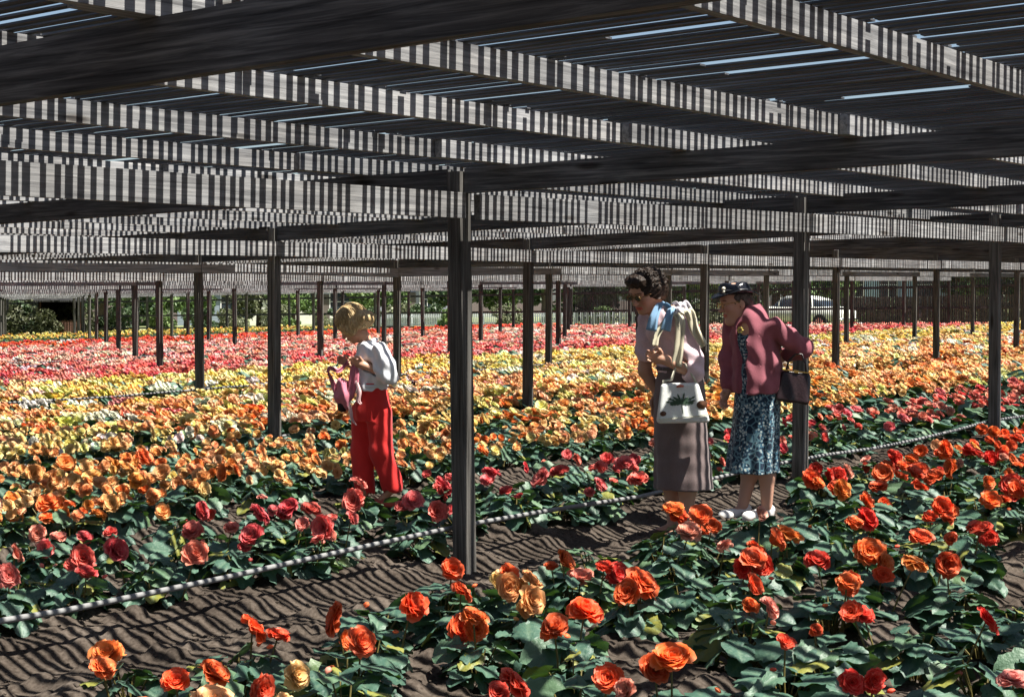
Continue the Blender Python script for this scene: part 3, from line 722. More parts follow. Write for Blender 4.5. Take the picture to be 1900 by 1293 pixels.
# the rest of the field: one object of scattered plants
def field():
    variants = []
    vc = bpy.data.collections.new('begonia_forms')
    def variant(lod, nl, nb, rg, name, sz):
        pm = PM(); foliage(pm, lod, rg, nl, .20, .21, .13 if lod == 1 else .17, 0, 1)
        BB = BLOOM1 if lod == 1 else BLOOM2
        for q in range(nb):
            V, Q, rim = BB[rg.integers(len(BB))]
            a = rg.uniform(0, 2*PI); rr = .20*math.sqrt((q+.5)/nb)*rg.uniform(.85, 1.1)
            M = rotm(rg.uniform(.15, 1.0), -PI/2+rg.normal(0, .7))
            s = sz*rg.uniform(.75, 1.1)
            pm.add((V*s)@M.T+np.array([rr*math.cos(a), rr*math.sin(a), .27-.30*rr+rg.uniform(-.04, .05)]), Q, tone(rim, rg.random(), rg.random()), 2)
        me = pm.mesh(name, [M_LEAF, M_STEM, M_PET]); o = bpy.data.objects.new(name, me); vc.objects.link(o); return o
    rg = np.random.default_rng(5)
    names = []
    for i in range(6): names.append(variant(1, 18, 8, rg, 'begonia_form_a%02d' % i, .061))
    for i in range(6): names.append(variant(1, 18, 10, rg, 'begonia_form_b%02d' % i, .060))
    for i in range(6): names.append(variant(2, 11, 12, rg, 'begonia_form_c%02d' % i, .058))
    for i in range(3): names.append(variant(2, 12, 2, rg, 'begonia_form_d%02d' % i, .05))
    for i in range(6): names.append(variant(1, 19, 3+i % 3, rg, 'begonia_form_e%02d' % i, .055))
    P = np.array([(p[1], p[2], 0) for p in far]); P[:, 2] = zground(P[:, 0], P[:, 1])-.01
    f = np.array([p[0] for p in far]); bi = np.array([p[3] for p in far])
    n = len(P)
    idx = np.where(bi == 12, 18+rg.integers(0, 3, n), np.where((f > 21) & (bi > 2), 12+rg.integers(0, 6, n), np.where(bi <= 2, 21+rg.integers(0, 6, n), np.where(bi == 3, rg.integers(0, 6, n), 6+rg.integers(0, 6, n)))))
    colr = np.array([PAL[mixcol(b, rg)] for b in bi])*rg.uniform(.85, 1.1, (n, 3))
    colr = np.clip(colr, 0, .95)
    me = np_mesh('begonia_field', P, None)
    attr_f(me, 'size', rg.uniform(.85, 1.15, n)); attr_f(me, 'spin', rg.normal(0, .5, n)); attr_c(me, 'bloom_colour', colr)
    a = me.attributes.new('form', 'INT', 'POINT'); a.data.foreach_set('value', idx.astype(np.int32))
    o = link('begonia_field', me); o['kind'] = 'stuff'
    ng = bpy.data.node_groups.new('scatter', 'GeometryNodeTree')
    ng.interface.new_socket('Geometry', in_out='INPUT', socket_type='NodeSocketGeometry'); ng.interface.new_socket('Geometry', in_out='OUTPUT', socket_type='NodeSocketGeometry')
    gi, go = ng.nodes.new('NodeGroupInput'), ng.nodes.new('NodeGroupOutput')
    ci = ng.nodes.new('GeometryNodeCollectionInfo'); ci.inputs[0].default_value = vc; ci.inputs['Separate Children'].default_value = True; ci.inputs['Reset Children'].default_value = True
    ip = ng.nodes.new('GeometryNodeInstanceOnPoints'); ip.inputs['Pick Instance'].default_value = True
    def na(name, t):
        q = ng.nodes.new('GeometryNodeInputNamedAttribute'); q.data_type = t; q.inputs[0].default_value = name; return q.outputs[0]
    cx = ng.nodes.new('ShaderNodeCombineXYZ')
    ng.links.new(na('spin', 'FLOAT'), cx.inputs[2]); ng.links.new(cx.outputs[0], ip.inputs['Rotation'])
    ng.links.new(na('size', 'FLOAT'), ip.inputs['Scale']); ng.links.new(na('form', 'INT'), ip.inputs['Instance Index'])
    mtp = ng.nodes.new('GeometryNodeMeshToPoints')
    ng.links.new(gi.outputs[0], mtp.inputs[0]); ng.links.new(mtp.outputs[0], ip.inputs['Points']); ng.links.new(ci.outputs[0], ip.inputs['Instance']); ng.links.new(ip.outputs[0], go.inputs[0])
    md = o.modifiers.new('scatter', 'NODES'); md.node_group = ng
field()

# ------------------------------------------------------------------ people (smooth blended solids turned into one mesh)
class Field:
    def __init__(s, lo, hi, h):
        s.h = h; s.lo = np.array(lo, float); s.n = [int((b-a)/h)+1 for a, b in zip(lo, hi)]
        s.ax = [(s.lo[i]+h*np.arange(s.n[i])).astype(np.float32) for i in range(3)]
        s.F = np.full(s.n, .08, np.float32)
    def sub(s, lo, hi):
        i0 = [max(0, int((lo[k]-s.lo[k])/s.h)) for k in range(3)]; i1 = [min(s.n[k], int((hi[k]-s.lo[k])/s.h)+2) for k in range(3)]
        sl = tuple(slice(a, max(a, b)) for a, b in zip(i0, i1))
        return sl, s.ax[0][sl[0]][:, None, None], s.ax[1][sl[1]][None, :, None], s.ax[2][sl[2]][None, None, :]
    def comb(s, sl, d, k, op):
        if d.size == 0: return
        A = s.F[sl]
        if op == 'add':
            if k > 0:
                hh = np.clip(.5+.5*(A-d)/k, 0, 1); s.F[sl] = A*(1-hh)+d*hh-k*hh*(1-hh)
            else: s.F[sl] = np.minimum(A, d)
        elif op == 'sub':
            if k > 0:
                hh = np.clip(.5-.5*(A+d)/k, 0, 1); s.F[sl] = A*(1-hh)-d*hh+k*hh*(1-hh)
            else: s.F[sl] = np.maximum(A, -d)
    def cap(s, a, b, ra, rb, k=.02, op='add'):
        a = np.array(a, float); b = np.array(b, float); m = max(ra, rb)+k+.03
        sl, x, y, z = s.sub(np.minimum(a, b)-m, np.maximum(a, b)+m)
        ab = b-a; q = (ab**2).sum()+1e-12
        t = np.clip(((x-a[0])*ab[0]+(y-a[1])*ab[1]+(z-a[2])*ab[2])/q, 0, 1)
        d = np.sqrt((x-a[0]-t*ab[0])**2+(y-a[1]-t*ab[1])**2+(z-a[2]-t*ab[2])**2)-(ra+(rb-ra)*t)
        s.comb(sl, d.astype(np.float32), k, op); return s
    def chain(s, pts, rad, k=.02):
        for i in range(len(pts)-1): s.cap(pts[i], pts[i+1], rad[i], rad[i+1], k)
        return s
    def ell(s, c, r, M=None, k=.02, op='add'):
        c = np.array(c, float); m = max(r)+k+.03
        sl, x, y, z = s.sub(c-m, c+m); x = x-c[0]; y = y-c[1]; z = z-c[2]
        if M is not None: x, y, z = (M[0][i]*x+M[1][i]*y+M[2][i]*z for i in range(3))
        k0 = np.sqrt((x/r[0])**2+(y/r[1])**2+(z/r[2])**2); k1 = np.sqrt((x/r[0]**2)**2+(y/r[1]**2)**2+(z/r[2]**2)**2)+1e-6
        s.comb(sl, (k0*(k0-1)/k1).astype(np.float32), k, op); return s
    def loft(s, keys, ang, k=.02, fold=None, op='add'):
        "keys: (z, a, c, r_front, r_side); ang: facing direction in the plan"
        K = np.array(keys, float); K = K[np.argsort(K[:, 0])]
        m = max(K[:, 3].max(), K[:, 4].max())+k+.05
        lo = np.array([K[:, 1].min()-m, K[:, 2].min()-m, K[0, 0]-.03]); hi = np.array([K[:, 1].max()+m, K[:, 2].max()+m, K[-1, 0]+.03])
        sl, x, y, z = s.sub(lo, hi)
        zz = z.ravel(); zs = np.clip(zz, K[0, 0], K[-1, 0])
        P = [sm_interp(zs, K[:, 0], K[:, i])[None, None, :] for i in range(1, 5)]
        X = x-P[0]; Y = y-P[1]; c_, s_ = math.cos(ang), math.sin(ang)
        u = X*c_+Y*s_; v = -X*s_+Y*c_
        rr = 1.0
        if fold is not None: rr = 1+fold(np.arctan2(v/P[3], u/P[2]), z)
        q = np.sqrt((u/P[2])**2+(v/P[3])**2)
        d = (q-rr)*np.minimum(P[2], P[3])
        d = np.maximum(d, np.maximum(K[0, 0]-z, z-K[-1, 0]))
        s.comb(sl, d.astype(np.float32), k, op); return s
    def wrinkle(s, fn):
        s.F += fn(s.ax[0][:, None, None], s.ax[1][None, :, None], s.ax[2][None, None, :]).astype(np.float32)*(np.abs(s.F) < .05)
        return s
    def surf(s, name, mats, smooth_it=2, col=None):
        V, Q = surface_nets(s.F); V = s.lo+V*s.h
        for _ in range(smooth_it):
            acc = np.zeros_like(V); cnt = np.zeros(len(V))
            for a, b in ((0, 1), (1, 2), (2, 3), (3, 0)):
                for p, q in ((a, b), (b, a)):
                    for ax in range(3): acc[:, ax] += np.bincount(Q[:, p], V[Q[:, q], ax], len(V))
                    cnt += np.bincount(Q[:, p], minlength=len(V))
            V = V*.5+.5*acc/np.maximum(cnt, 1)[:, None]
        me = np_mesh(name, V, Q, mats, True)
        attr_c(me, 'col', np.ones((len(V), 3)) if col is None else col(V))
        return me
def sm_interp(x, xp, fp):
    "cubic (Catmull-Rom style) interpolation"
    t = np.gradient(fp, xp); i = np.clip(np.searchsorted(xp, x)-1, 0, len(xp)-2)
    h = xp[i+1]-xp[i]; u = (x-xp[i])/h
    return (2*u**3-3*u**2+1)*fp[i]+(u**3-2*u**2+u)*h*t[i]+(-2*u**3+3*u**2)*fp[i+1]+(u**3-u**2)*h*t[i+1]
def surface_nets(F):
    S = F < 0
    nx, ny, nz = F.shape
    acc = np.zeros((nx-1, ny-1, nz-1, 3), np.float32); cnt = np.zeros((nx-1, ny-1, nz-1), np.float32)
    def cs(ix): return tuple(slice(d, n-1+d) for d, n in zip(ix, F.shape))
    for ax in range(3):
        o1, o2 = [a for a in range(3) if a != ax]
        for p in (0, 1):
            for q in (0, 1):
                c0 = [0, 0, 0]; c0[o1] = p; c0[o2] = q; c1 = list(c0); c1[ax] = 1
                f0, f1 = F[cs(c0)], F[cs(c1)]; cr = (f0 < 0) != (f1 < 0)
                t = np.where(cr, f0/(f0-f1+1e-12*(f0 == f1)), 0)
                acc[..., ax] += t*cr; acc[..., o1] += p*cr; acc[..., o2] += q*cr; cnt += cr
    m = cnt > 0; idx = np.full(cnt.shape, -1, np.int64); idx[m] = np.arange(m.sum())
    V = np.argwhere(m)+acc[m]/cnt[m][:, None]
    Qs = []
    for ax in range(3):
        o1, o2 = [(1, 2), (2, 0), (0, 1)][ax]
        a = [slice(1, n-1) for n in F.shape]; a[ax] = slice(0, F.shape[ax]-1); b = list(a); b[ax] = slice(1, F.shape[ax])
        s0, s1 = S[tuple(a)], S[tuple(b)]
        for sgn in (0, 1):
            e = np.argwhere((s0 & ~s1) if sgn == 0 else (~s0 & s1))
            if not len(e): continue
            off = np.ones(3, int); off[ax] = 0; e = e+off
            d1 = np.zeros(3, int); d1[o1] = -1; d2 = np.zeros(3, int); d2[o2] = -1
            q = np.stack([idx[tuple(e.T)], idx[tuple((e+d1).T)], idx[tuple((e+d1+d2).T)], idx[tuple((e+d2).T)]], -1)
            Qs.append(q if sgn == 0 else q[:, ::-1])
    return V, np.concatenate(Qs)

def cloth(name, base, rough=.85, weave=220, amt=.18, pattern=None, trans=0):
    m, nt, b, out = new_mat(name); tc = N(nt, 'ShaderNodeTexCoord')
    n = N(nt, 'ShaderNodeTexNoise'); n.inputs['Scale'].default_value = weave; n.inputs['Detail'].default_value = 2
    nt.links.new(tc.outputs['Object'], n.inputs['Vector'])
    n2 = N(nt, 'ShaderNodeTexNoise'); n2.inputs['Scale'].default_value = 9; nt.links.new(tc.outputs['Object'], n2.inputs['Vector'])
    mixn = N(nt, 'ShaderNodeMath', operation='ADD'); hf = N(nt, 'ShaderNodeMath', operation='MULTIPLY'); hf.inputs[1].default_value = .5
    nt.links.new(n.outputs['Fac'], mixn.inputs[0]); nt.links.new(n2.outputs['Fac'], mixn.inputs[1]); nt.links.new(mixn.outputs[0], hf.inputs[0])
    r = ramp(nt, [(.36, tuple(c*(1-amt) for c in base)), (.64, tuple(min(1, c*(1+amt)) for c in base))]); nt.links.new(hf.outputs[0], r.inputs[0])
    src = r.outputs[0]
    if pattern: src = pattern(nt, tc, src)
    nt.links.new(src, b.inputs['Base Color']); b.inputs['Roughness'].default_value = rough; b.inputs['Specular IOR Level'].default_value = .15
    b.inputs['Sheen Weight'].default_value = .15
    bp = N(nt, 'ShaderNodeBump'); bp.inputs['Strength'].default_value = .35; bp.inputs['Distance'].default_value = .002
    nt.links.new(n.outputs['Fac'], bp.inputs['Height']); nt.links.new(bp.outputs[0], b.inputs['Normal'])
    return m
def skin_mat(name, base):
    m, nt, b, out = new_mat(name); at = N(nt, 'ShaderNodeAttribute', attribute_name='col')
    mx = N(nt, 'ShaderNodeMixRGB', blend_type='MULTIPLY'); mx.inputs[0].default_value = 1; mx.inputs[1].default_value = (*base, 1)
    nt.links.new(at.outputs['Color'], mx.inputs[2]); nt.links.new(mx.outputs[0], b.inputs['Base Color'])
    b.inputs['Roughness'].default_value = .5; b.inputs['Subsurface Weight'].default_value = .12; b.inputs['Subsurface Radius'].default_value = (.02, .008, .004); b.inputs['Subsurface Scale'].default_value = .4
    return m
def hair_mat(name, c0, c1):
    m, nt, b, out = new_mat(name); tc = N(nt, 'ShaderNodeTexCoord'); mp = N(nt, 'ShaderNodeMapping'); mp.inputs['Scale'].default_value = (160, 160, 26)
    n = N(nt, 'ShaderNodeTexNoise'); n.inputs['Scale'].default_value = 1; n.inputs['Detail'].default_value = 4; n.inputs['Distortion'].default_value = 1.2
    nt.links.new(tc.outputs['Object'], mp.inputs[0]); nt.links.new(mp.outputs[0], n.inputs['Vector'])
    r = ramp(nt, [(.35, c0), (.65, c1)]); nt.links.new(n.outputs['Fac'], r.inputs[0]); nt.links.new(r.outputs[0], b.inputs['Base Color'])
    b.inputs['Roughness'].default_value = .5; b.inputs['Specular IOR Level'].default_value = .3
    bp = N(nt, 'ShaderNodeBump'); bp.inputs['Strength'].default_value = .8; bp.inputs['Distance'].default_value = .004
    nt.links.new(n.outputs['Fac'], bp.inputs['Height']); nt.links.new(bp.outputs[0], b.inputs['Normal'])
    return m
def hrot(yaw, pitch, roll=0):
    "columns: head x (nose), y (left), z (crown) in person space; yaw in the plan, pitch positive = looking down"
    cy, sy, cp, sp, cr, sr = math.cos(yaw), math.sin(yaw), math.cos(pitch), math.sin(pitch), math.cos(roll), math.sin(roll)
    Rz = np.array([[cy, -sy, 0], [sy, cy, 0], [0, 0, 1]]); Ry = np.array([[cp, 0, sp], [0, 1, 0], [-sp, 0, cp]]); Rx = np.array([[1, 0, 0], [0, cr, -sr], [0, sr, cr]])
    return Rz@Ry@Rx
def head_sdf(F, c, M, s=1.0, old=False):
    c = np.array(c, float)
    def P(x, y, z): return c+M@(np.array([x, y, z])*s)
    E = lambda p, r, k=.015, op='add': F.ell(P(*p), [q*s for q in r], M, k*s, op)
    E((0, 0, .025), (.094, .076, .097)); E((.03, 0, -.055), (.058, .056, .062), .03); E((.066, 0, -.098), (.020, .024, .018), .03)
    for q in (1, -1):
        E((.056, q*.036, -.028), (.028, .026, .028), .02); E((-.008, q*.078, -.012), (.018, .008, .030), .006)
        E((.094, q*.030, .004), (.018, .019, .013), .012, 'sub'); E((.078, q*.030, .003), (.0125, .0135, .0115), .002)
    E((.078, 0, .026), (.020, .052, .011), .015)
    F.cap(P(.088, 0, .008), P(.112, 0, -.030), .007*s, .012*s, .01); E((.100, .009, -.034), (.011, .008, .008), .006); E((.100, -.009, -.034), (.011, .008, .008), .006)
    E((.091, 0, -.060), (.010, .024, .0055), .006); E((.089, 0, -.071), (.010, .020, .006), .006); 
    F.ell(P(.104, 0, -.0655), [.008*s, .022*s, .0016*s], M, .002, 'sub')
    if old: E((.055, 0, -.115), (.035, .03, .02), .03)
def head_col(c, M, s, V, lip=(1.0, .42, .42)):
    L = ((V-np.array(c))@M)/s; C = np.ones((len(V), 3))
    lips = (L[:, 0] > .075)*(np.abs(L[:, 1]) < .024)*(np.abs(L[:, 2]+.0655) < .0095)
    C = np.where(lips[:, None] > 0, np.array(lip), C)
    for q in (1, -1):
        d = np.sqrt((L[:, 1]-q*.030)**2+(L[:, 2]-.003)**2)
        C = np.where(((d < .010) & (L[:, 0] > .06))[:, None], np.array([1.1, 1.3, 1.5]), C)
        C = np.where(((d < .0055) & (L[:, 0] > .06))[:, None], np.array([.12, .12, .12]), C)
        br = (np.abs(L[:, 2]-.026-.002*np.cos((L[:, 1]-q*.03)*90)) < .004)*(np.abs(L[:, 1]-q*.03) < .020)*(L[:, 0] > .05)
        C = np.where(br[:, None] > 0, np.array([.35, .28, .25]), C)
    ck = np.exp(-((np.abs(L[:, 1])-.04)**2+(L[:, 2]+.03)**2)/.0004)*(L[:, 0] > .03)
    C[:, 1] *= 1-.22*ck; C[:, 2] *= 1-.2*ck
    return C
def hand_sdf(F, wrist, M, s=1.0, curl=(.5, .7, .9, 1.1), thumb=1):
    "M columns: along the fingers, toward the thumb side, back of the hand"
    w_ = np.array(wrist, float)
    def P(x, y, z): return w_+M@(np.array([x, y, z])*s)
    F.ell(P(.045, 0, 0), [.050*s, .038*s, .015*s], M, .012)
    F.cap(P(-.02, 0, 0), P(.02, 0, 0), .024*s, .024*s, .02)
    for i, (yo, ln) in enumerate(((.028, .9), (.010, 1.0), (-.009, .94), (-.027, .75))):
        p = np.array([.084-.004*abs(i-1), yo, 0]); a = curl[i]*.4; pts = [P(*p)]
        for seg in (.038, .026, .021):
            p = p+np.array([math.cos(a), 0, -math.sin(a)])*seg*ln; pts.append(P(*p)); a += curl[i]*.75
        F.chain(pts, [.0092*s, .0085*s, .0078*s, .0068*s], .004)
    F.chain([P(.02, .030, -.004), P(.048, .052, -.014), P(.072, .056, -.026), P(.090, .046, -.034)], [.013*s, .0115*s, .010*s, .008*s], .005)
def frame(x, up):
    "orthonormal columns from the finger direction and the rough thumb direction"
    x = np.array(x, float); x /= np.linalg.norm(x); y = np.array(up, float); y -= x*(y@x); y /= np.linalg.norm(y); return np.stack([x, y, np.cross(x, y)], 1)

def strands(hair, hc, HM, rad, n, mat, seed, z_end, curl=0.0, cut=.40):
    "loose locks lying over the hair, from the crown down and outward"
    rg = np.random.default_rng(seed); mb = MB(); k = 0
    while k < n:
        az = rg.uniform(-PI, PI); e = rg.uniform(.82, 1.12)
        if abs(az) < cut: z1 = .55
        else: z1 = z_end
        t0 = rg.uniform(.05, .7) if not curl else rg.uniform(.1, 1.2); t1 = min(t0+rg.uniform(.6, 1.5), math.acos(z1)) if not curl else t0+.35
        if t1 <= t0+.15 or (curl and abs(az) < cut and t1 > .9): k += .2; continue
        pts = []; r_ = rg.uniform(1.0, 1.05); w0 = rg.uniform(0, 6)
        for t in np.linspace(t0, t1, 7):
            a2 = az+.10*math.sin(t*3+w0)+(curl*math.sin((t-t0)*22+w0)); rr = r_+(.05*math.cos((t-t0)*22+w0) if curl else .012*math.sin(t*5+w0)+.05*max(0, t-1.9))
            pts.append(hc+HM@(np.array([-.022, 0, .03])+rr*np.array([rad[0]*math.sin(t)*math.cos(a2), rad[1]*math.sin(t)*math.sin(a2), rad[2]*math.cos(t)])))
        mb.tube(pts, [.0012, .0024, .0028, .0028, .0026, .002, .0008], 4); k += 1
    mb.build('hair_locks', mat, hair, smooth=True)

def person_root(u0, v0, label, group=None):
    f = F*CAM_Z/(v0-555)
    for _ in range(6):
        r = (u0-950)/F*f; x = f*ca+r*sa; y = f*sa-r*ca; zg = float(zground(x, y))+.0
        f = F*(CAM_Z-zg)/(v0-555)
    b = math.atan2(r, f)
    root = empty('person', (x, y, zg), R(ALPHA-90)-b, label=label, cat='person')
    print('person', label, x, y, zg, 'f', f); root['_'] = 0; del root['_']
    return root, F/f
def S3(n, *a): return n
def sheet(name, path, width, mat, parent, thick=.004, nrm=None, seg=1, taper=None, wave=0.0):
    "a ribbon of cloth with thickness: path points, width per point, nrm = direction of the ribbon's width"
    path = np.array(path, float); k = len(path); wd = np.full(k, width) if np.isscalar(width) else np.array(width, float)
    t = np.linspace(0, k-1, (k-1)*6+1); pts = np.stack([sm_interp(t, np.arange(k), path[:, i]) for i in range(3)], -1); wd = np.interp(t, np.arange(k), wd)
    tg = np.gradient(pts, axis=0); tg /= np.linalg.norm(tg, axis=1)[:, None]
    wv = np.array(nrm if nrm is not None else (1, 0, 0), float); V = []; nv = 7
    for i in range(len(pts)):
        a = wv-tg[i]*(wv@tg[i]); a /= np.linalg.norm(a); nn = np.cross(tg[i], a)
        for j in range(nv):
            v = j/(nv-1)-.5; o = wave*math.sin(v*9+i*.35)+wave*.5*math.sin(v*17+i*.2)
            V.append(pts[i]+a*v*wd[i]+nn*o)
    V = np.array(V); Q = grid_q(len(pts), nv); me = np_mesh(name, V, Q, [mat], True)
    o = link(name, me, parent); md = o.modifiers.new('thickness', 'SOLIDIFY'); md.thickness = thick; md.offset = 0
    return o

SK1 = skin_mat('skin_tanned', (.50, .275, .185)); SK2 = skin_mat('skin_elderly', (.53, .30, .215)); SK3 = skin_mat('skin_young', (.53, .30, .20))
# --- woman in the grey skirt -------------------------------------------------
def woman_skirt():
    root, s = person_root(1262, 1000, 'person in lavender blouse, dark glasses and long grey skirt, standing on the path')
    g = lambda u, v, c=0.0: np.array([(u-1262)/s, c, (1000-v)/s])
    ang = math.atan2(-.62, -.785)                # facing image left and a little to the camera
    fx = np.array([math.cos(ang), math.sin(ang), 0]); lf = np.array([-fx[1], fx[0], 0])
    hc = g(1199, 541, -.03); HM = hrot(ang+.12, R(24), R(-4)); hs = 1.0
    shL = g(1262, 598, -.13); shR = g(1202, 594, .12); elL = g(1290, 690, -.20); wrL = g(1233, 664, -.26)
    elR = g(1196, 690, .10); wrR = g(1222, 735, .09)
    D = Field((-.42, -.45, -.02), (.36, .36, 1.75), .0052)
    D.loft([(.30, 0, 0, .10, .13), (.6, 0, 0, .11, .15), (.9, 0, 0, .11, .145), (.98, -.01, 0, .095, .12), (1.10, -.03, -.01, .10, .13), (1.22, -.05, -.02, .105, .135), (1.30, -.065, -.02, .08, .12), (1.34, -.08, -.02, .05, .06)], ang, .02)
    D.cap(g(1232, 600, 0), hc+HM@np.array([-.02, 0, -.05]), .056, .050, .03)
    head_sdf(D, hc, HM, hs)
    D.chain([shL, elL, wrL], [.046, .038, .026], .02); D.chain([shR, elR, wrR], [.046, .038, .026], .02)
    hm = frame(wrL*0+np.array([-.80, -.25, .22]), (0, -.15, 1)); hand_sdf(D, wrL, hm, .92, (.9, 1.0, 1.15, 1.3))
    hand_sdf(D, wrR, frame((-.2, -.1, -1), (-.8, -.5, 0)), .92)
    for sg, uu in ((1, 1272), (-1, 1252)):
        off = lf*.075*sg; an = g(1262, 1000)+off*1.0+np.array([-.01 if sg > 0 else .01, .0, .085])
        kn = np.array([0, 0, .46])+off; D.chain([np.array([0, 0, .75])+off, kn, np.array([0, .012, .30])+off*1.0, an], [.075, .055, .052, .034], .03)
        D.cap(an+np.array([0, 0, -.03]), an+fx*.12+np.array([0, 0, -.055]), .030, .024, .02)
    me = D.surf('body', [SK1], 2, lambda V: np.where((V[:, 2] > hc[2]-.14)[:, None], head_col(hc, HM, hs, V, (1.0, .35, .36)), 1.0))
    link('body', me, root)
    # blouse with short sleeves
    B = Field((-.42, -.42, .9), (.34, .34, 1.42), .006)
    B.loft([(.955, 0, 0, .118, .150), (1.0, -.005, 0, .112, .145), (1.10, -.03, -.01, .118, .152), (1.21, -.055, -.02, .130, .158), (1.29, -.065, -.02, .105, .145), (1.335, -.075, -.02, .070, .085)], ang, .02,
           lambda th, z: .035*np.sin(th*7+z*9)*np.clip((1.3-z)*4, 0, 1)+.02*np.sin(th*3+z*30))
    B.chain([shL, shL*.35+elL*.65+np.array([0, 0, .0]), elL*.92+wrL*.08], [.064, .066, .066], .03); B.chain([shR, shR*.35+elR*.65], [.062, .064], .03)
    B.cap(g(1236, 602, 0), g(1222, 585, -.02), .058, .058, .015, 'sub'); B.cap(g(1190, 618, -.14), g(1214, 584, -.04), .02, .04, .02, 'sub')
    B.cap(elL*.55+wrL*.45, elL*.1+wrL*.9, .05, .05, .004, 'sub')
    B.wrinkle(lambda x, y, z: .0035*np.sin(z*70+x*40+3*np.sin(y*22))+.003*np.sin(x*60-z*35+y*30))
    LAV = cloth('lavender_cotton', (.66, .49, .53), .8)
    link('blouse', B.surf('blouse', [LAV]), root)
    pb = simple('pearl_button', (.7, .62, .6), .3)
    for k in range(6):
        mb = MB(); z = 1.27-.052*k; p = np.array([0, 0, 0.0])
        cx = np.interp(z, [.955, 1.0, 1.1, 1.21, 1.29], [0, -.005, -.03, -.055, -.065]); rr = np.interp(z, [.955, 1.0, 1.1, 1.21, 1.29], [.118, .112, .118, .130, .105])
        q = np.array([cx, -.01, z])+fx*(rr+.003); mb.lathe([(0, .004), (.006, .003), (.006, -.003), (0, -.004)], 8, loc=tuple(q)); mb.build('button', pb, root)
    # collar points
    # skirt, hollow at the hem
    K = Field((-.3, -.3, .24), (.3, .3, 1.02), .006)
    fold = lambda th, z: (.045*np.sin(th*5+1.0)+.03*np.sin(th*9+2+z*2))*np.clip((.85-z)*1.6, 0, 1)
    ks = [(.285, .02, 0, .155, .182), (.45, .012, 0, .148, .176), (.62, .004, 0, .142, .172), (.78, .0, 0, .138, .168), (.90, .0, 0, .128, .155), (.985, -.003, 0, .110, .140)]
    K.loft(ks, ang, .0, fold); K.loft([(z-.012 if i == 0 else z, a, c, r1-.02, r2-.02) for i, (z, a, c, r1, r2) in enumerate(ks[:2])], ang, 0, fold, 'sub')
    K.wrinkle(lambda x, y, z: .002*np.sin(x*35+z*12)+.0015*np.sin(z*60+y*20))
    link('skirt', K.surf('skirt', [cloth('grey_brown_wool', (.165, .125, .122), .95)]), root)
    belt = MB(); th = np.linspace(0, 2*PI, 33)
    c_, s_ = math.cos(ang), math.sin(ang)
    belt.tube([(-.003+.113*math.cos(t)*c_-.143*math.sin(t)*s_, .113*math.cos(t)*s_+.143*math.sin(t)*c_, .978) for t in th], .012, 6, cap=False)
    belt.build('waistband', simple('waistband_wool', (.11, .09, .09)), root, smooth=True)
    # curly dark hair
    H = Field(hc-.17, hc+.17, .0045)
    H.ell(hc+HM@np.array([-.022, 0, .034]), [.112, .097, .093], HM, .02); H.ell(hc+HM@np.array([-.075, 0, -.02]), [.062, .085, .075], HM, .03); H.ell(hc+HM@np.array([.055, 0, .092]), [.055, .072, .036], HM, .02)
    for q in (1, -1): H.ell(hc+HM@np.array([-.03, q*.075, .01]), [.055, .03, .06], HM, .02)
    H.ell(hc+HM@np.array([.13, 0, -.015]), [.085, .075, .080], HM, .01, 'sub'); H.ell(hc+HM@np.array([.035, 0, -.11]), [.07, .11, .07], HM, .01, 'sub')
    rgh = np.random.default_rng(2)
    for k in range(90):
        d = rgh.normal(0, 1, 3); d /= np.linalg.norm(d); 
        if d[0] > .35 and d[2] < .45: continue
        if d[2] < -.55: continue
        p = np.array([-.022, 0, .031])+d*np.array([.108, .096, .088]); rr = rgh.uniform(.014, .024); H.ell(hc+HM@p, [rr, rr, rr*.7], hrot(rgh.uniform(0, 6), rgh.uniform(-1, 1)), .006)
    H.wrinkle(lambda x, y, z: .0035*np.sin(x*170+3*np.sin(z*70))*np.sin(z*160+2*np.sin(y*80))+.002*np.sin(y*240+x*60))
    hm_ = hair_mat('dark_brown_hair', (.006, .004, .003), (.035, .020, .012)); ho = link('hair', H.surf('hair', [hm_], 1), root)
    strands(ho, hc, HM, (.116, .104, .098), 170, hm_, 3, -.3, .16, .7)
    # sunglasses
    mb = MB()
    for q in (1, -1):
        ctr = np.array([.106, q*.031, .004]); pts = [hc+HM@(ctr+np.array([-.004*abs(math.sin(t)), .021*math.cos(t)*(1), .017*math.sin(t)])) for t in np.linspace(0, 2*PI, 17)]
        mb.tube(pts, .0022, 5, m=0, cap=False)
        mb.add(np.array(pts[:-1]+[hc+HM@(ctr+np.array([.003, 0, 0]))]), None, [[16, i, (i+1) % 16] for i in range(16)], m=1)
        mb.tube([hc+HM@np.array([.102, q*.052, .010]), hc+HM@np.array([.05, q*.078, .010]), hc+HM@np.array([.0, q*.082, .004])], .002, 4, m=0)
    mb.tube([hc+HM@np.array([.106, -.011, .008]), hc+HM@np.array([.112, 0, .011]), hc+HM@np.array([.106, .011, .008])], .002, 4, m=0)
    mb.build('sunglasses', [simple('amber_frame', (.20, .11, .03), .3), simple('green_lens', (.012, .02, .012), .08, .8)], root, smooth=True)
    e = MB(); e.lathe([(0, .009), (.007, .006), (.009, 0), (.006, -.006), (0, -.009)], 10, loc=tuple(hc+HM@np.array([-.004, .088, -.036]))); e.build('earring', simple('pearl', (.75, .7, .6), .25), root, smooth=True)
    # scarf over the near shoulder, blue and cream
    blue = cloth('blue_silk', (.20, .34, .50), .45, 300, .25); cream = cloth('cream_silk', (.62, .57, .42), .45, 300, .15); pale = cloth('pale_lilac_silk', (.62, .58, .62), .45, 300, .12)
    knot = MB(); knot_c = g(1252, 578, -.19)
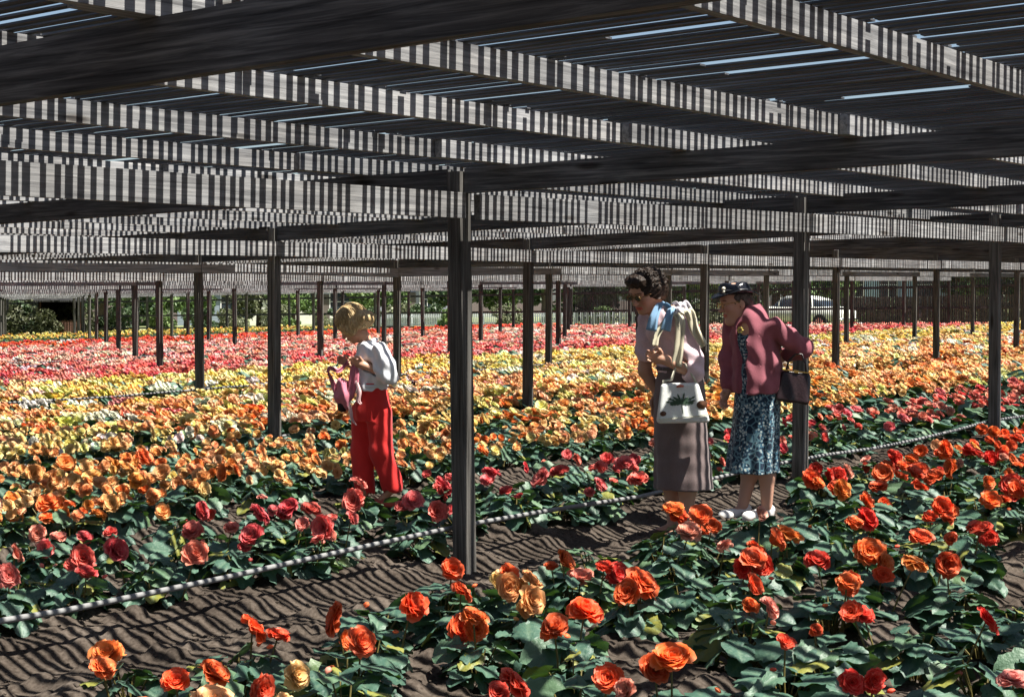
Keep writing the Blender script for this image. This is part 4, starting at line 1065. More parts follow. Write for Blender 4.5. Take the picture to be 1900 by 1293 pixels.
    KF = Field(knot_c-.09, knot_c+.09, .005); KF.ell(knot_c, [.045, .03, .026], None, .01); KF.ell(knot_c+np.array([-.03, 0, .012]), [.035, .025, .02], None, .01); KF.ell(knot_c+np.array([.03, .0, .008]), [.03, .025, .022], None, .01); KF.wrinkle(lambda x, y, z: .004*np.sin(x*160+z*90))
    sc = link('scarf', KF.surf('scarf', [pale]), root)
    def rib(nm, pts, wd, mt, wv=.006): sheet(nm, [g(*p) for p in pts], wd, mt, sc, .003, (1, -.25, 0), wave=wv)
    rib('blue_tail', [(1247, 572, -.20), (1228, 562, -.24), (1216, 585, -.27), (1210, 612, -.28)], [.035, .045, .052, .058], blue)
    rib('blue_tail', [(1252, 576, -.20), (1246, 572, -.25), (1240, 592, -.28), (1236, 612, -.28)], [.03, .045, .05, .052], blue)
    rib('cream_tail', [(1250, 578, -.21), (1232, 600, -.26), (1220, 622, -.27), (1217, 640, -.28)], [.03, .04, .035, .03], cream, .004)
    rib('cream_tail', [(1256, 578, -.20), (1262, 600, -.25), (1260, 640, -.27), (1256, 676, -.27)], [.04, .06, .055, .05], cream, .008)
    rib('cream_tail', [(1258, 572, -.18), (1278, 580, -.22), (1288, 610, -.23), (1306, 640, -.23)], [.04, .06, .055, .035], cream, .008)
    rib('cream_tail', [(1250, 565, -.16), (1268, 564, -.19), (1282, 588, -.21), (1292, 618, -.22)], [.04, .055, .055, .04], pale, .006)
    # shoes
    for sg in (1, -1):
        an = lf*.075*sg+np.array([-.01 if sg > 0 else .01, 0, 0]); Sx = Field(an+np.array([-.2, -.2, -.02]), an+np.array([.2, .2, .12]), .005)
        Sx.cap(an+np.array([0, 0, .03]), an+fx*.15+np.array([0, 0, .018]), .034, .032, .01); Sx.cap(an-fx*.02+np.array([0, 0, .0]), an-fx*.02+np.array([0, 0, .04]), .02, .032, .01)
        Sx.cap(an+np.array([0, 0, .075]), an+fx*.05+np.array([0, 0, .06]), .028, .022, .004, 'sub'); link('shoe', Sx.surf('shoe', [simple('brown_leather', (.08, .045, .03), .4)]), root)
    return root, g, s, (elL, wrL)
w1, g1, s1, arm1 = woman_skirt()

def handbag_white():
    # hangs from the forearm of the woman in the grey skirt
    top_p = g1(1268, 683, -.27)
    c = g1(1264, 742, -.27)
    bag = empty('handbag', label='white handbag with green sprig and red clasp on the forearm of the grey-skirted person', cat='handbag')
    bag.matrix_world = w1.matrix_basis@Matrix.Translation(Vector(c))@Matrix.Rotation(-.09, 4, 'Y')@Matrix.Rotation(.12, 4, 'Z')
    W = cloth('white_straw', (.66, .68, .66), .6, 160, .10)
    B = Field((-.2, -.1, -.15), (.2, .1, .15), .004)
    hh = .112
    sl, x, y, z = B.sub((-.2, -.1, -.15), (.2, .1, .15))
    t = (z+hh)/(2*hh); wx = .148-.045*t; wy = .050-.028*t
    dx = np.abs(x)-wx; dy = np.abs(y)-wy; dz = np.abs(z+.01*x/.15)-hh
    q = [np.maximum(v+.02, 0) for v in (dx, dy, dz)]; d = np.sqrt(q[0]**2+q[1]**2+q[2]**2)-.02
    B.F[sl] = d.astype(np.float32)
    o = link('bag_body', B.surf('bag_body', [W], 1), bag)
    gr, br, rd, cr = simple('sprig_green', (.06, .11, .07), .6), simple('brown_disc', (.10, .045, .025), .4), simple('red_clasp', (.55, .14, .08), .35), cloth('cream_base', (.62, .62, .50), .6)
    rr = random.Random(4)
    def front(px, z): t = (z+hh)/(2*hh); return (px, -(.050-.028*t)-.002, z)
    mb = MB(); 
    for k in range(16):
        a = PI*(k+.5)/16+rr.uniform(-.1, .1); L = rr.uniform(.04, .085); x1, z1 = L*math.cos(a)*1.2, .005+L*math.sin(a)*.62-.012
        p0 = np.array(front(0, -.005)); p1 = np.array(front(x1, z1)); 
        for f_, wv in ((.45, .008), (.75, .007), (1.0, .005)):
            p = p0+(p1-p0)*f_; d_ = (p1-p0)/np.linalg.norm(p1-p0)*.016; n_ = np.array([-d_[2], 0, d_[0]])*.38
            b0 = mb.n; mb.add([p-d_, p+n_+(0, -.002, 0), p+d_, p-n_+(0, -.002, 0)], [[0, 1, 2, 3]])
        mb.bar(p0, p1, .0025, .002)
    mb.bar(front(0, -.055), front(0, .03), .004, .003)
    link('sprig', mb.mesh('sprig', [gr]), bag)
    for px, z, rad in ((.118, -.018, .030), (-.118, -.048, .018)):
        q = MB(); n = 14; p = np.array(front(px*.93, z)); q.add([p+np.array([rad*math.cos(2*PI*i/n), -.004-.0*i, rad*.8*math.sin(2*PI*i/n)]) for i in range(n)]+[p+np.array([0, -.010, 0])], None, [[n, i, (i+1) % n] for i in range(n)]); q.build('disc', br, bag)
    q = MB(); q.tube([front(-.020, .093), front(0, .096), front(.020, .093)], [.005, .0075, .005], 8); q.build('clasp', rd, bag, smooth=True)
    q = MB(); z0 = -.078
    for sy in (-1,): q.bar((-.144, -.052, z0), (.144, -.052, z0), .006, .006)
    q.build('seam', cr, bag)
    # strap goes up over the forearm
    tp = Vector(top_p)-Vector(c)
    q = MB(); q.tube([(-.092, 0, .095), (-.088, .0, .13), (tp.x-.055, 0.0, tp.z-.05), (tp.x-.01, .02, tp.z+.045), (tp.x+.03, .02, tp.z+.03), (.07, .0, .16), (.098, 0, .095)], .0075, 7); q.build('strap', cream_strap, bag, smooth=True)
cream_strap = simple('cream_leather', (.55, .52, .42), .5)
handbag_white()

# --- elderly woman in the rose cardigan ---------------------------------------
def woman_cardigan():
    U0, V0 = 1412, 962
    root, s = person_root(U0, V0, 'elderly person in rose cardigan, black hat and blue patterned dress on the path')
    g = lambda u, v, c=0.0: np.array([(u-U0)/s, c, (V0-v)/s])
    ang = math.atan2(-.60, -.80); fx = np.array([math.cos(ang), math.sin(ang), 0]); lf = np.array([-fx[1], fx[0], 0])
    hc = g(1366, 561, -.02); HM = hrot(ang-.25, R(12)); hs = 1.0
    shL = g(1434, 604, -.12); elL = g(1489, 646, -.02); wrL = g(1455, 662, .06); shR = g(1360, 598, .12); elR = g(1352, 670, .10); wrR = g(1350, 725, .02)
    D = Field((-.42, -.40, -.02), (.42, .36, 1.68), .0052)
    D.loft([(.35, -.02, 0, .10, .12), (.6, -.02, 0, .11, .13), (.9, -.01, 0, .12, .14), (1.05, -.02, 0, .12, .14), (1.18, -.04, 0, .11, .14), (1.26, -.055, 0, .07, .11), (1.30, -.07, 0, .05, .06)], ang, .02)
    D.cap(g(1396, 612, 0), hc+HM@np.array([-.02, 0, -.055]), .055, .052, .03); head_sdf(D, hc, HM, hs, True)
    D.chain([shL, elL, wrL], [.045, .038, .026], .02); D.chain([shR, elR, wrR], [.045, .038, .026], .02)
    hand_sdf(D, wrL, frame((-.55, -.75, -.15), (0, 0, 1)), .88, (.6, .8, 1.0, 1.1)); hand_sdf(D, wrR, frame((-.3, -.3, -.9), (-.6, -.6, 0)), .88)
    for sg, du in ((1, .015), (-1, .02)):
        off = lf*.055*sg+np.array([-.002, 0, 0]); an = off+np.array([.01, .0, .085])+fx*(.10 if sg < 0 else 0)
        D.chain([np.array([-.02, 0, .7])+off, np.array([0, 0, .42])+off, np.array([.01, .01, .27])+off+fx*(.05 if sg < 0 else 0), an], [.075, .056, .050, .034], .03); D.cap(an+np.array([0, 0, -.03]), an+fx*.12+np.array([0, 0, -.055]), .030, .024, .02)
    link('body', D.surf('body', [SK2], 2, lambda V: np.where((V[:, 2] > hc[2]-.14)[:, None], head_col(hc, HM, hs, V, (.95, .5, .5)), 1.0)), root)
    # dress: bodice showing in the open front, and the skirt
    def pat(nt, tc, src):
        v = N(nt, 'ShaderNodeTexVoronoi'); v.inputs['Scale'].default_value = 26; v.feature = 'DISTANCE_TO_EDGE'
        n = N(nt, 'ShaderNodeTexNoise'); n.inputs['Scale'].default_value = 16; n.inputs['Detail'].default_value = 2
        nt.links.new(tc.outputs['Object'], v.inputs['Vector']); nt.links.new(tc.outputs['Object'], n.inputs['Vector'])
        r1 = ramp(nt, [(.0, (.13, .22, .24)), (.06, (.09, .20, .27)), (.12, (.012, .026, .050))]); nt.links.new(v.outputs['Distance'], r1.inputs[0])
        r2 = ramp(nt, [(.47, (0, 0, 0)), (.53, (1, 1, 1))]); nt.links.new(n.outputs['Fac'], r2.inputs[0])
        mx = N(nt, 'ShaderNodeMixRGB'); nt.links.new(r2.outputs[0], mx.inputs[0]); nt.links.new(r1.outputs[0], mx.inputs[1])
        v2 = N(nt, 'ShaderNodeTexVoronoi'); v2.inputs['Scale'].default_value = 60; nt.links.new(tc.outputs['Object'], v2.inputs['Vector'])
        r3 = ramp(nt, [(.30, (.55, .60, .55)), (.45, (.08, .22, .32)), (.65, (.015, .03, .055))]); nt.links.new(v2.outputs['Distance'], r3.inputs[0]); nt.links.new(r3.outputs[0], mx.inputs[2])
        return mx.outputs[0]
    DR = cloth('blue_print_rayon', (.05, .1, .2), .6, 220, .1, pat)
    K = Field((-.36, -.3, .24), (.30, .3, 1.28), .006)
    fold = lambda th, z: (.06*np.sin(th*6+.5)+.04*np.sin(th*11+z*5))*np.clip((.72-z)*2.2, 0, 1)
    ks = [(.285, -.055, 0, .155, .175), (.40, -.045, 0, .145, .168), (.55, -.03, 0, .140, .16), (.70, -.02, 0, .138, .155), (.84, -.015, 0, .132, .15), (1.0, -.02, 0, .118, .14), (1.15, -.045, 0, .118, .135), (1.25, -.06, 0, .085, .11)]
    K.loft(ks, ang, .0, fold); K.loft([(z-.012 if i == 0 else z, a, c, r1-.02, r2-.02) for i, (z, a, c, r1, r2) in enumerate(ks[:2])], ang, 0, fold, 'sub')
    K.cap(g(1392, 606, -.03), g(1374, 612, -.14), .05, .03, .01, 'sub')
    K.wrinkle(lambda x, y, z: .002*np.sin(x*40+z*15)); link('dress', K.surf('dress', [DR]), root)
    # cardigan
    C = Field((-.42, -.34, .72), (.44, .34, 1.42), .006)
    C.loft([(.775, -.015, 0, .158, .168), (.80, -.015, 0, .158, .168), (.90, -.015, 0, .150, .165), (1.0, -.02, 0, .142, .16), (1.12, -.04, 0, .140, .16), (1.20, -.055, 0, .118, .150), (1.27, -.065, 0, .092, .13), (1.325, -.07, .0, .055, .075)], ang, .02, lambda th, z: .02*np.sin(th*5+z*12))
    C.chain([shL, elL*.55+shL*.45, elL, wrL*.8+elL*.2], [.055, .057, .058, .044], .03); C.chain([shR, elR, wrR*.85+elR*.15], [.062, .056, .044], .03)
    C.cap(g(1392, 606, .0), g(1384, 585, -.02), .052, .056, .012, 'sub')
    # open front: narrow wedge from the neck to the hem along the front of the body
    fr = np.array([-.05, 0, 0])
    C.cap(g(1377, 612, -.10), g(1374, 690, -.118), .044, .042, .006, 'sub'); C.cap(g(1374, 690, -.118), g(1376, 752, -.128), .042, .034, .006, 'sub')
    C.wrinkle(lambda x, y, z: .004*np.sin(z*42+x*30+2*np.sin(y*20))+.003*np.sin(x*75+z*18)+.0008*np.sin(x*420+y*420)*np.sin(z*420))
    ROSE = cloth('rose_wool_knit', (.29, .095, .120), .95, 330, .22); link('cardigan', C.surf('cardigan', [ROSE]), root)
    cb = simple('cardigan_button', (.35, .2, .24), .3)
    for (u, v, c) in ((1386, 632, -.142), (1385, 656, -.150), (1384, 680, -.152), (1385, 704, -.155), (1386, 728, -.156), (1412, 710, -.160)):
        bt = MB(); p = g(u, v, c); bt.lathe([(0, .004), (.007, .003), (.008, -.003), (0, -.004)], 8, loc=tuple(p)); bt.build('button', cb, root)
    br = MB(); p = g(1374, 612, -.118)
    for k in range(6): a = k*PI/3; br.lathe([(0, .008), (.010, 0), (0, -.008)], 7, loc=(p[0]+.014*math.cos(a), p[1], p[2]+.014*math.sin(a)))
    br.build('brooch', simple('yellow_enamel', (.55, .45, .12), .35), root, smooth=True)
    # grey hair
    H = Field(hc-.15, hc+.15, .005); H.ell(hc+HM@np.array([-.018, 0, .026]), [.096, .084, .088], HM, .02); H.ell(hc+HM@np.array([-.07, 0, -.03]), [.038, .062, .045], HM, .02)
    H.ell(hc+HM@np.array([.12, 0, -.02]), [.095, .075, .07], HM, .01, 'sub'); H.ell(hc+HM@np.array([.03, 0, -.11]), [.07, .11, .07], HM, .01, 'sub'); H.wrinkle(lambda x, y, z: .003*np.sin(x*150+3*np.sin(z*70)))
    link('hair', H.surf('hair', [hair_mat('grey_brown_hair', (.03, .022, .02), (.14, .11, .10))], 1), root)
    # black hat with a dipping brim, ribbon band and pale pin
    hat = MB(); HT = hrot(ang-.25, R(4)); tc_ = hc+HM@np.array([-.004, 0, .055]); n = 40; V = []; prof = [(.0, .060), (.055, .064), (.080, .058), (.090, .042), (.093, .016), (.096, .004), (.114, .008), (.132, .002), (.140, -.004), (.137, -.010), (.114, -.002), (.092, -.006)]
    for (r_, z) in prof:
        for j in range(n):
            t = 2*PI*j/n; el = 1+.12*math.cos(2*t); zz = z+(-.020*math.cos(t)**2*max(0, (r_-.09)/.05) if r_ > .09 else .010*math.cos(3*t)*(r_/.08))+(.030*abs(math.sin(t))**2*max(0, (r_-.10)/.045) if r_ > .1 else 0)
            V.append(tc_+HT@np.array([r_*math.cos(t)*el, r_*math.sin(t)*.98, zz]))
    k_ = len(prof); hat.add(V, [[i*n+j, i*n+(j+1) % n, (i+1)*n+(j+1) % n, (i+1)*n+j] for i in range(k_-1) for j in range(n)])
    ht = hat.build('hat', simple('black_glazed_straw', (.010, .011, .016), .22, .6, noise=.3, nscale=60, bump=.3), root, smooth=True)
    q = MB(); q.tube([tc_+HT@np.array([.092*1.06*math.cos(t), .092*math.sin(t), .020]) for t in np.linspace(0, 2*PI, 33)], .010, 6, cap=False); q.build('ribbon', simple('black_ribbon', (.02, .02, .024), .35, .5), ht, smooth=True)
    q = MB()
    for aa, zz, rr in ((-.5, .036, .012), (-.5, .018, .010)): q.lathe([(0, rr), (rr*.8, rr*.6), (rr, 0), (rr*.8, -rr*.6), (0, -rr)], 10, loc=tuple(tc_+HT@np.array([.105*math.cos(aa+1.0), .105*math.sin(aa+1.0), zz])))
    q.build('pin', simple('pale_pin', (.72, .68, .55), .3), ht, smooth=True)
    q = MB()
    for a_ in (2.3, 2.8, 3.4): q.add([tc_+HT@np.array(p) for p in ((.09*math.cos(a_), .09*math.sin(a_), .01), (.125*math.cos(a_-.18), .125*math.sin(a_-.18), .045), (.15*math.cos(a_), .15*math.sin(a_), .03), (.125*math.cos(a_+.18), .125*math.sin(a_+.18), .012))], [[0, 1, 2, 3], [3, 2, 1, 0]])
    mb = MB()
    for q_ in (1, -1):
        ctr = np.array([.106, q_*.030, .004]); mb.tube([hc+HM@(ctr+np.array([0, .019*math.cos(t), .015*math.sin(t)])) for t in np.linspace(0, 2*PI, 17)], .0020, 5, cap=False)
        mb.tube([hc+HM@np.array([.104, q_*.050, .008]), hc+HM@np.array([.0, q_*.082, .006])], .0018, 4)
    mb.tube([hc+HM@np.array([.106, -.011, .008]), hc+HM@np.array([.106, .011, .008])], .002, 4); mb.build('glasses', simple('gold_frame', (.7, .5, .15), .25, .5, 1), root, smooth=True)
    for sg in (1, -1):
        an = lf*.055*sg+np.array([.01, 0, 0])+fx*(.10 if sg < 0 else 0); Sx = Field(an+np.array([-.2, -.2, -.02]), an+np.array([.2, .2, .14]), .005)
        Sx.cap(an+np.array([0, 0, .035]), an+fx*.15+np.array([0, 0, .022]), .038, .036, .012); Sx.cap(an-fx*.02+np.array([0, 0, .005]), an-fx*.02+np.array([0, 0, .055]), .024, .036, .01)
        Sx.cap(an+np.array([0, 0, .10]), an+fx*.05+np.array([0, 0, .075]), .030, .022, .004, 'sub'); link('shoe', Sx.surf('shoe', [simple('white_leather', (.75, .74, .72), .4)]), root)
    return root, g
w2, g2 = woman_cardigan()
def handbag_dark():
    c = g2(1473, 716, -.08); bag = empty('handbag', label='dark leather handbag hanging behind the back of the person in the rose cardigan', cat='handbag'); bag.matrix_world = w2.matrix_basis@Matrix.Translation(Vector(c))@Matrix.Rotation(.12, 4, 'Y')
    B = Field((-.16, -.1, -.15), (.16, .1, .15), .0045); sl, x, y, z = B.sub((-.16, -.1, -.15), (.16, .1, .15)); hh = .098
    t = (z+hh)/(2*hh); wx = .102-.018*t**2; wy = .060-.038*t
    q = [np.maximum(v+.022, 0) for v in (np.abs(x)-wx, np.abs(y)-wy, np.abs(z)-hh)]; B.F[sl] = (np.sqrt(q[0]**2+q[1]**2+q[2]**2)-.022).astype(np.float32)
    B.wrinkle(lambda x, y, z: .003*np.sin(x*70)*np.clip(.05-z, 0, .1)*10)
    L = simple('dark_leather', (.022, .012, .014), .3, .55, noise=.3, nscale=90, bump=.25)
    link('bag_body', B.surf('bag_body', [L], 1), bag)
    for sy in (-1, 1): q = MB(); q.tube([(-.06, sy*.022, .09), (-.055, sy*.02, .15), (-.02, sy*.015, .20), (.02, sy*.015, .205), (.05, sy*.02, .15), (.06, sy*.022, .09)], .0065, 7); q.build('handle', L, bag, smooth=True)
    q = MB(); q.box((-.014, -.032, .088), (.014, -.024, .104)); q.box((-.085, -.028, .094), (.085, -.022, .100)); q.build('clasp', simple('brass', (.6, .42, .15), .3, .5, 1), bag)
handbag_dark()

# --- girl in red trousers -------------------------------------------------------
def girl():
    U0, V0 = 692, 950
    root, s = person_root(U0, V0, 'person with blond bob, white shirt and bright red trousers among the orange begonias')
    g = lambda u, v, c=0.0: np.array([(u-U0)/s, c, (V0-v)/s])
    ang = math.atan2(.35, -.94); fx = np.array([math.cos(ang), math.sin(ang), 0]); lf = np.array([-fx[1], fx[0], 0])
    hc = g(652, 603, .02); HM = hrot(ang-.05, R(42)); hs = .97
    shL = g(704, 652, -.10); elL = g(721, 699, -.14); wrL = g(674, 679, -.12); shR = g(676, 650, .14); elR = g(668, 700, .16); wrR = g(652, 680, .02)
    D = Field((-.38, -.34, -.02), (.32, .36, 1.46), .005)
    D.loft([(.60, 0, 0, .085, .10), (.70, 0, 0, .095, .115), (.77, -.0, 0, .090, .110), (.85, -.005, 0, .075, .098), (.97, .0, .01, .085, .115), (1.06, -.005, .02, .08, .115), (1.12, -.02, .02, .055, .09), (1.155, -.03, .02, .04, .05)], ang, .02)
    D.cap(g(682, 640, .02), hc+HM@np.array([-.02, 0, -.05]), .046, .042, .03); head_sdf(D, hc, HM, hs)
    D.chain([shL, elL, wrL], [.038, .033, .023], .02); D.chain([shR, elR, wrR], [.038, .033, .023], .02)
    hand_sdf(D, wrL, frame((-.85, -.05, .28), (0, -.2, 1)), .86, (.8, .95, 1.1, 1.2)); hand_sdf(D, wrR, frame((-.8, -.1, .35), (0, -.2, 1)), .86, (.8, .9, 1.0, 1.1))
    hipF, hipR = g(674, 760, .04), g(704, 760, -.05); knF, knR = g(671, 842, .03), g(707, 842, -.05); anF, anR = g(676, 922, .03)+np.array([0, 0, 0]), g(729, 915, -.03)
    D.chain([hipF, knF, anF], [.060, .045, .030], .02); D.chain([hipR, knR, anR], [.060, .045, .030], .02)
    D.cap(anF, anF*np.array([1, 1, 0])+fx*.10+np.array([0, 0, .03]), .03, .024, .02); D.cap(anR, anR*np.array([1, 1, 0])+fx*.10+np.array([0, 0, .03]), .03, .024, .02)
    link('body', D.surf('body', [SK3], 2, lambda V: np.where((V[:, 2] > hc[2]-.13)[:, None], head_col(hc, HM, hs, V), 1.0)), root)
    B = Field((-.30, -.34, .78), (.32, .34, 1.22), .0055)
    B.loft([(.81, -.004, 0, .100, .125), (.86, -.004, 0, .105, .128), (.93, .0, .01, .120, .140), (1.0, .005, .015, .118, .142), (1.08, -.002, .02, .100, .135), (1.13, -.02, .02, .062, .095), (1.155, -.03, .02, .048, .06)], ang, .02, lambda th, z: .03*np.sin(th*6+z*14))
    B.chain([shL, shL*.4+elL*.6, elL], [.058, .068, .066], .03); B.cap(elL, elL*.62+wrL*.38, .058, .050, .02); B.chain([shR, elR], [.055, .058], .03)
    B.cap(elL*.7+wrL*.3, wrL, .034, .04, .003, 'sub')
    B.wrinkle(lambda x, y, z: .005*np.sin(z*48+x*42+2.5*np.sin(y*24))+.003*np.sin(x*90-z*40))
    B.cap(g(684, 636, .02), g(676, 622, .02), .050, .05, .008, 'sub')
    WH = cloth('white_cotton', (.74, .76, .80), .8, 200, .05); sh = link('shirt', B.surf('shirt', [WH]), root)
    q = MB(); q.tube([g(682, 637, .02)+.062*np.array([math.cos(t), math.sin(t), .32*math.cos(t)]) for t in np.linspace(0, 2*PI, 25)], .013, 7, cap=False); q.build('collar', WH, sh, smooth=True)
    T = Field((-.30, -.26, .06), (.34, .28, .87), .0055); RED = cloth('red_cotton_twill', (.60, .030, .028), .85, 260, .12)
    T.loft([(.60, -.012, 0, .112, .130), (.68, -.006, 0, .120, .140), (.75, -.002, 0, .112, .132), (.80, -.004, 0, .100, .120), (.835, -.004, 0, .094, .114)], ang, .03)
    T.chain([hipF-(0, 0, .04), knF, anF+(0, 0, .01)], [.088, .078, .072], .025); T.chain([hipR-(0, 0, .04), knR, anR+(0, 0, .015)], [.088, .080, .074], .025)
    T.cap(anF-(0, 0, .09), anF+(0, 0, .0), .066, .062, 0, 'sub'); T.cap(anR-(0, 0, .09), anR+(0, 0, .0), .066, .062, 0, 'sub')
    T.wrinkle(lambda x, y, z: .004*np.sin(z*28+x*20+2*np.sin(y*30+z*8))*np.clip(1.1-z, 0, 1)+.002*np.sin(x*70+z*11)); link('trousers', T.surf('trousers', [RED]), root)
    c_, s_ = math.cos(ang), math.sin(ang)
    for z, rr, mt, nm in ((.842, .008, WH, 'waistband'), (.858, .004, RED, 'belt')):
        q = MB(); q.tube([(-.004+.103*math.cos(t)*c_-.126*math.sin(t)*s_, .103*math.cos(t)*s_+.126*math.sin(t)*c_, z) for t in np.linspace(0, 2*PI, 33)], rr, 6, cap=False); q.build(nm, mt, root, smooth=True)
    H = Field(hc-.2, hc+.2, .0045)
    H.ell(hc+HM@np.array([-.018, 0, .030]), [.112, .100, .096], HM, .02); H.ell(hc+HM@np.array([-.080, 0, -.025]), [.068, .096, .070], HM, .03); H.ell(hc+HM@np.array([-.120, 0, -.045]), [.040, .085, .045], HM, .03)
    for q_ in (1, -1): H.ell(hc+HM@np.array([-.005, q_*.078, -.020]), [.068, .030, .070], HM, .02)
    H.ell(hc+HM@np.array([.145, 0, -.02]), [.090, .070, .085], HM, .012, 'sub')
    H.wrinkle(lambda x, y, z: .003*np.sin((x*.55+z*.8)*80+2.2*np.sin(y*24))+.0025*np.sin(x*260+y*110+2*np.sin(z*40))); bm_ = hair_mat('blond_hair', (.26, .165, .07), (.66, .50, .27)); ho = link('hair', H.surf('hair', [bm_], 1), root)
    strands(ho, hc, HM, (.116, .110, .104), 330, bm_, 4, -.62, 0, .55)
    for an in (anF, anR):
        a0 = an*np.array([1, 1, 0]); Sx = Field(a0+np.array([-.2, -.2, -.02]), a0+np.array([.2, .2, .1]), .005); Sx.cap(a0+np.array([0, 0, .03]), a0+fx*.14+np.array([0, 0, .02]), .034, .032, .01)
        link('shoe', Sx.surf('shoe', [simple('canvas_shoe', (.45, .10, .08), .8)]), root)
    return root, g
w3, g3 = girl()
def pink_bag():
    c = g3(636, 715, -.10); bag = empty('drawstring_bag', label='limp pink gauze bag with dark base in the hands of the red-trousered person', cat='bag'); bag.matrix_world = w3.matrix_basis@Matrix.Translation(Vector(c))
    gl = lambda u, v, d=0.0: g3(u, v, -.10+d)-c
    PK = cloth('pink_gauze', (.52, .16, .22), .6, 160, .25); PL = cloth('pale_pink_gauze', (.66, .42, .42), .6, 160, .2)
    B = Field((-.12, -.09, -.26), (.12, .09, .12), .005); 
    B.chain([gl(634, 716), gl(637, 738), gl(640, 752)], [.045, .060, .040], .02); B.wrinkle(lambda x, y, z: .007*np.sin(x*90+z*25)); link('pouch', B.surf('pouch', [PK]), bag)
    sheet('gauze', [gl(652, 668, -.01), gl(657, 690, -.03), gl(655, 712, -.03), gl(650, 738, -.02)], [.03, .06, .07, .05], PK, bag, .004, (1, .2, 0), wave=.010)
    sheet('gauze', [gl(646, 672, .02), gl(628, 690, .0), gl(612, 684, -.01), gl(606, 692, -.01)], [.02, .03, .025, .012], PK, bag, .004, (.3, .2, 1), wave=.006)
    sheet('gauze', [gl(607, 690, -.01), gl(616, 712, -.0), gl(626, 735, .0), gl(634, 748, 0)], [.012, .03, .045, .05], PK, bag, .004, (1, .2, 0), wave=.008)
    sheet('ribbon', [gl(644, 745, -.03), gl(650, 765, -.04), gl(652, 780, -.04), gl(660, 792, -.04)], [.025, .022, .02, .006], PL, bag, .003, (1, .2, 0), wave=.003)
    sheet('ribbon', [gl(660, 708, -.03), gl(666, 728, -.05), gl(664, 745, -.05), gl(670, 752, -.05)], [.02, .03, .03, .012], PL, bag, .003, (1, .2, 0), wave=.003)
    q = Field((-.1, -.08, -.26), (.1, .08, .0), .005); q.ell(gl(634, 756, .0), [.036, .032, .046], None, .01); link('base', q.surf('base', [simple('dark_base', (.02, .008, .012), .5)]), bag)
pink_bag()

# ------------------------------------------------------------------ watering pipes along the rows of posts
PIPE = simple('galvanised_pipe', (.21, .21, .21), .7, .2, noise=.15, nscale=14)
ORD = ['', 'first', 'second', 'third', 'fourth', 'fifth', 'sixth', 'seventh']
rp = random.Random(5)
for j in range(1, 7):
    y = rowy(j)+.062; z0 = {1: .205, 2: .17, 3: .30, 4: .34, 5: .34, 6: .34}[j]
    xs_ = [x for x in np.arange(1.5, colx(MMAX), .9 if j < 3 else 2.0) if inview(x, y, 3)]
    pts = [(x, y+rp.uniform(-.008, .012), float(plane(x, y))+z0+.018*math.sin((x-colx(0))/BX*2*PI+PI/2)+rp.uniform(-.006, .006)) for x in xs_]
    root = empty('watering_pipe', tuple(pts[0]), label=f'pale grey watering pipe strapped low along the {ORD[j]} row of posts from the front', cat='pipe', group='watering pipes along the post rows')
    o = np.array(pts[0]); mb = MB(); mb.tube(np.array(pts)-o, .0135, 8, cap=True); mb.build('tube', PIPE, root, smooth=True)
    if j < 3:
        for m in range(0, 3 if j == 1 else 5):
            x = colx(m); q = MB(); zz = float(plane(x, y))+z0+.018
            q.tube([(x-.05, y-.02, zz-.018), (x-.05, y+.02, zz), (x+.05, y+.02, zz), (x+.05, y-.02, zz-.018)]-o, .004, 5); q.build('strap', simple('rusty_strap', (.10, .05, .03), .7) if 'rusty_strap' not in bpy.data.materials else bpy.data.materials['rusty_strap'], root)

# ------------------------------------------------------------------ end wall of the lath house: rails and upright laths
XW = colx(MMAX)+.07
for z, nm in ((.93, 'rail'), (1.68, 'rail'), (.30, 'rail')):
    for j in range(3, JMAX):
        y0, y1 = rowy(j)+.02, rowy(j+1)-.02
        mb = MB(); g0, g1 = float(plane(XW, y0)), float(plane(XW, y1)); mb.bar((0, 0, z+g0), (0, y1-y0, z+g1), .04, .09); o = mb.build(nm, W_F, house, rnd=True); o.location = tuple(np.array([XW, y0, 0])-HO)
YW = rowy(JMAX)+.07
for z in (.93, 1.68):
    for m in range(8, MMAX):
        x0, x1 = colx(m)+.02, colx(m+1)-.02; mb = MB(); mb.bar((0, 0, z+float(plane(x0, YW))), (x1-x0, 0, z+float(plane(x1, YW))), .04, .09); o = mb.build('rail', W_F, house, rnd=True); o.location = tuple(np.array([x0, YW, 0])-HO)
for j in range(2, 7):
    mb = MB(); y = rowy(j)
    while y < rowy(j+1)-.08:
        g = float(plane(XW, y)); mb.box((.05, y-rowy(j), g+.05), (.062, y-rowy(j)+.040, 2.16+g+rp.uniform(-.02, .02)), c=rp.random()); y += .080*rp.uniform(.9, 1.15)
    o = mb.build('upright_lath_screen', W_F, house, rnd=True); o.location = tuple(np.array([XW, rowy(j), 0])-HO)

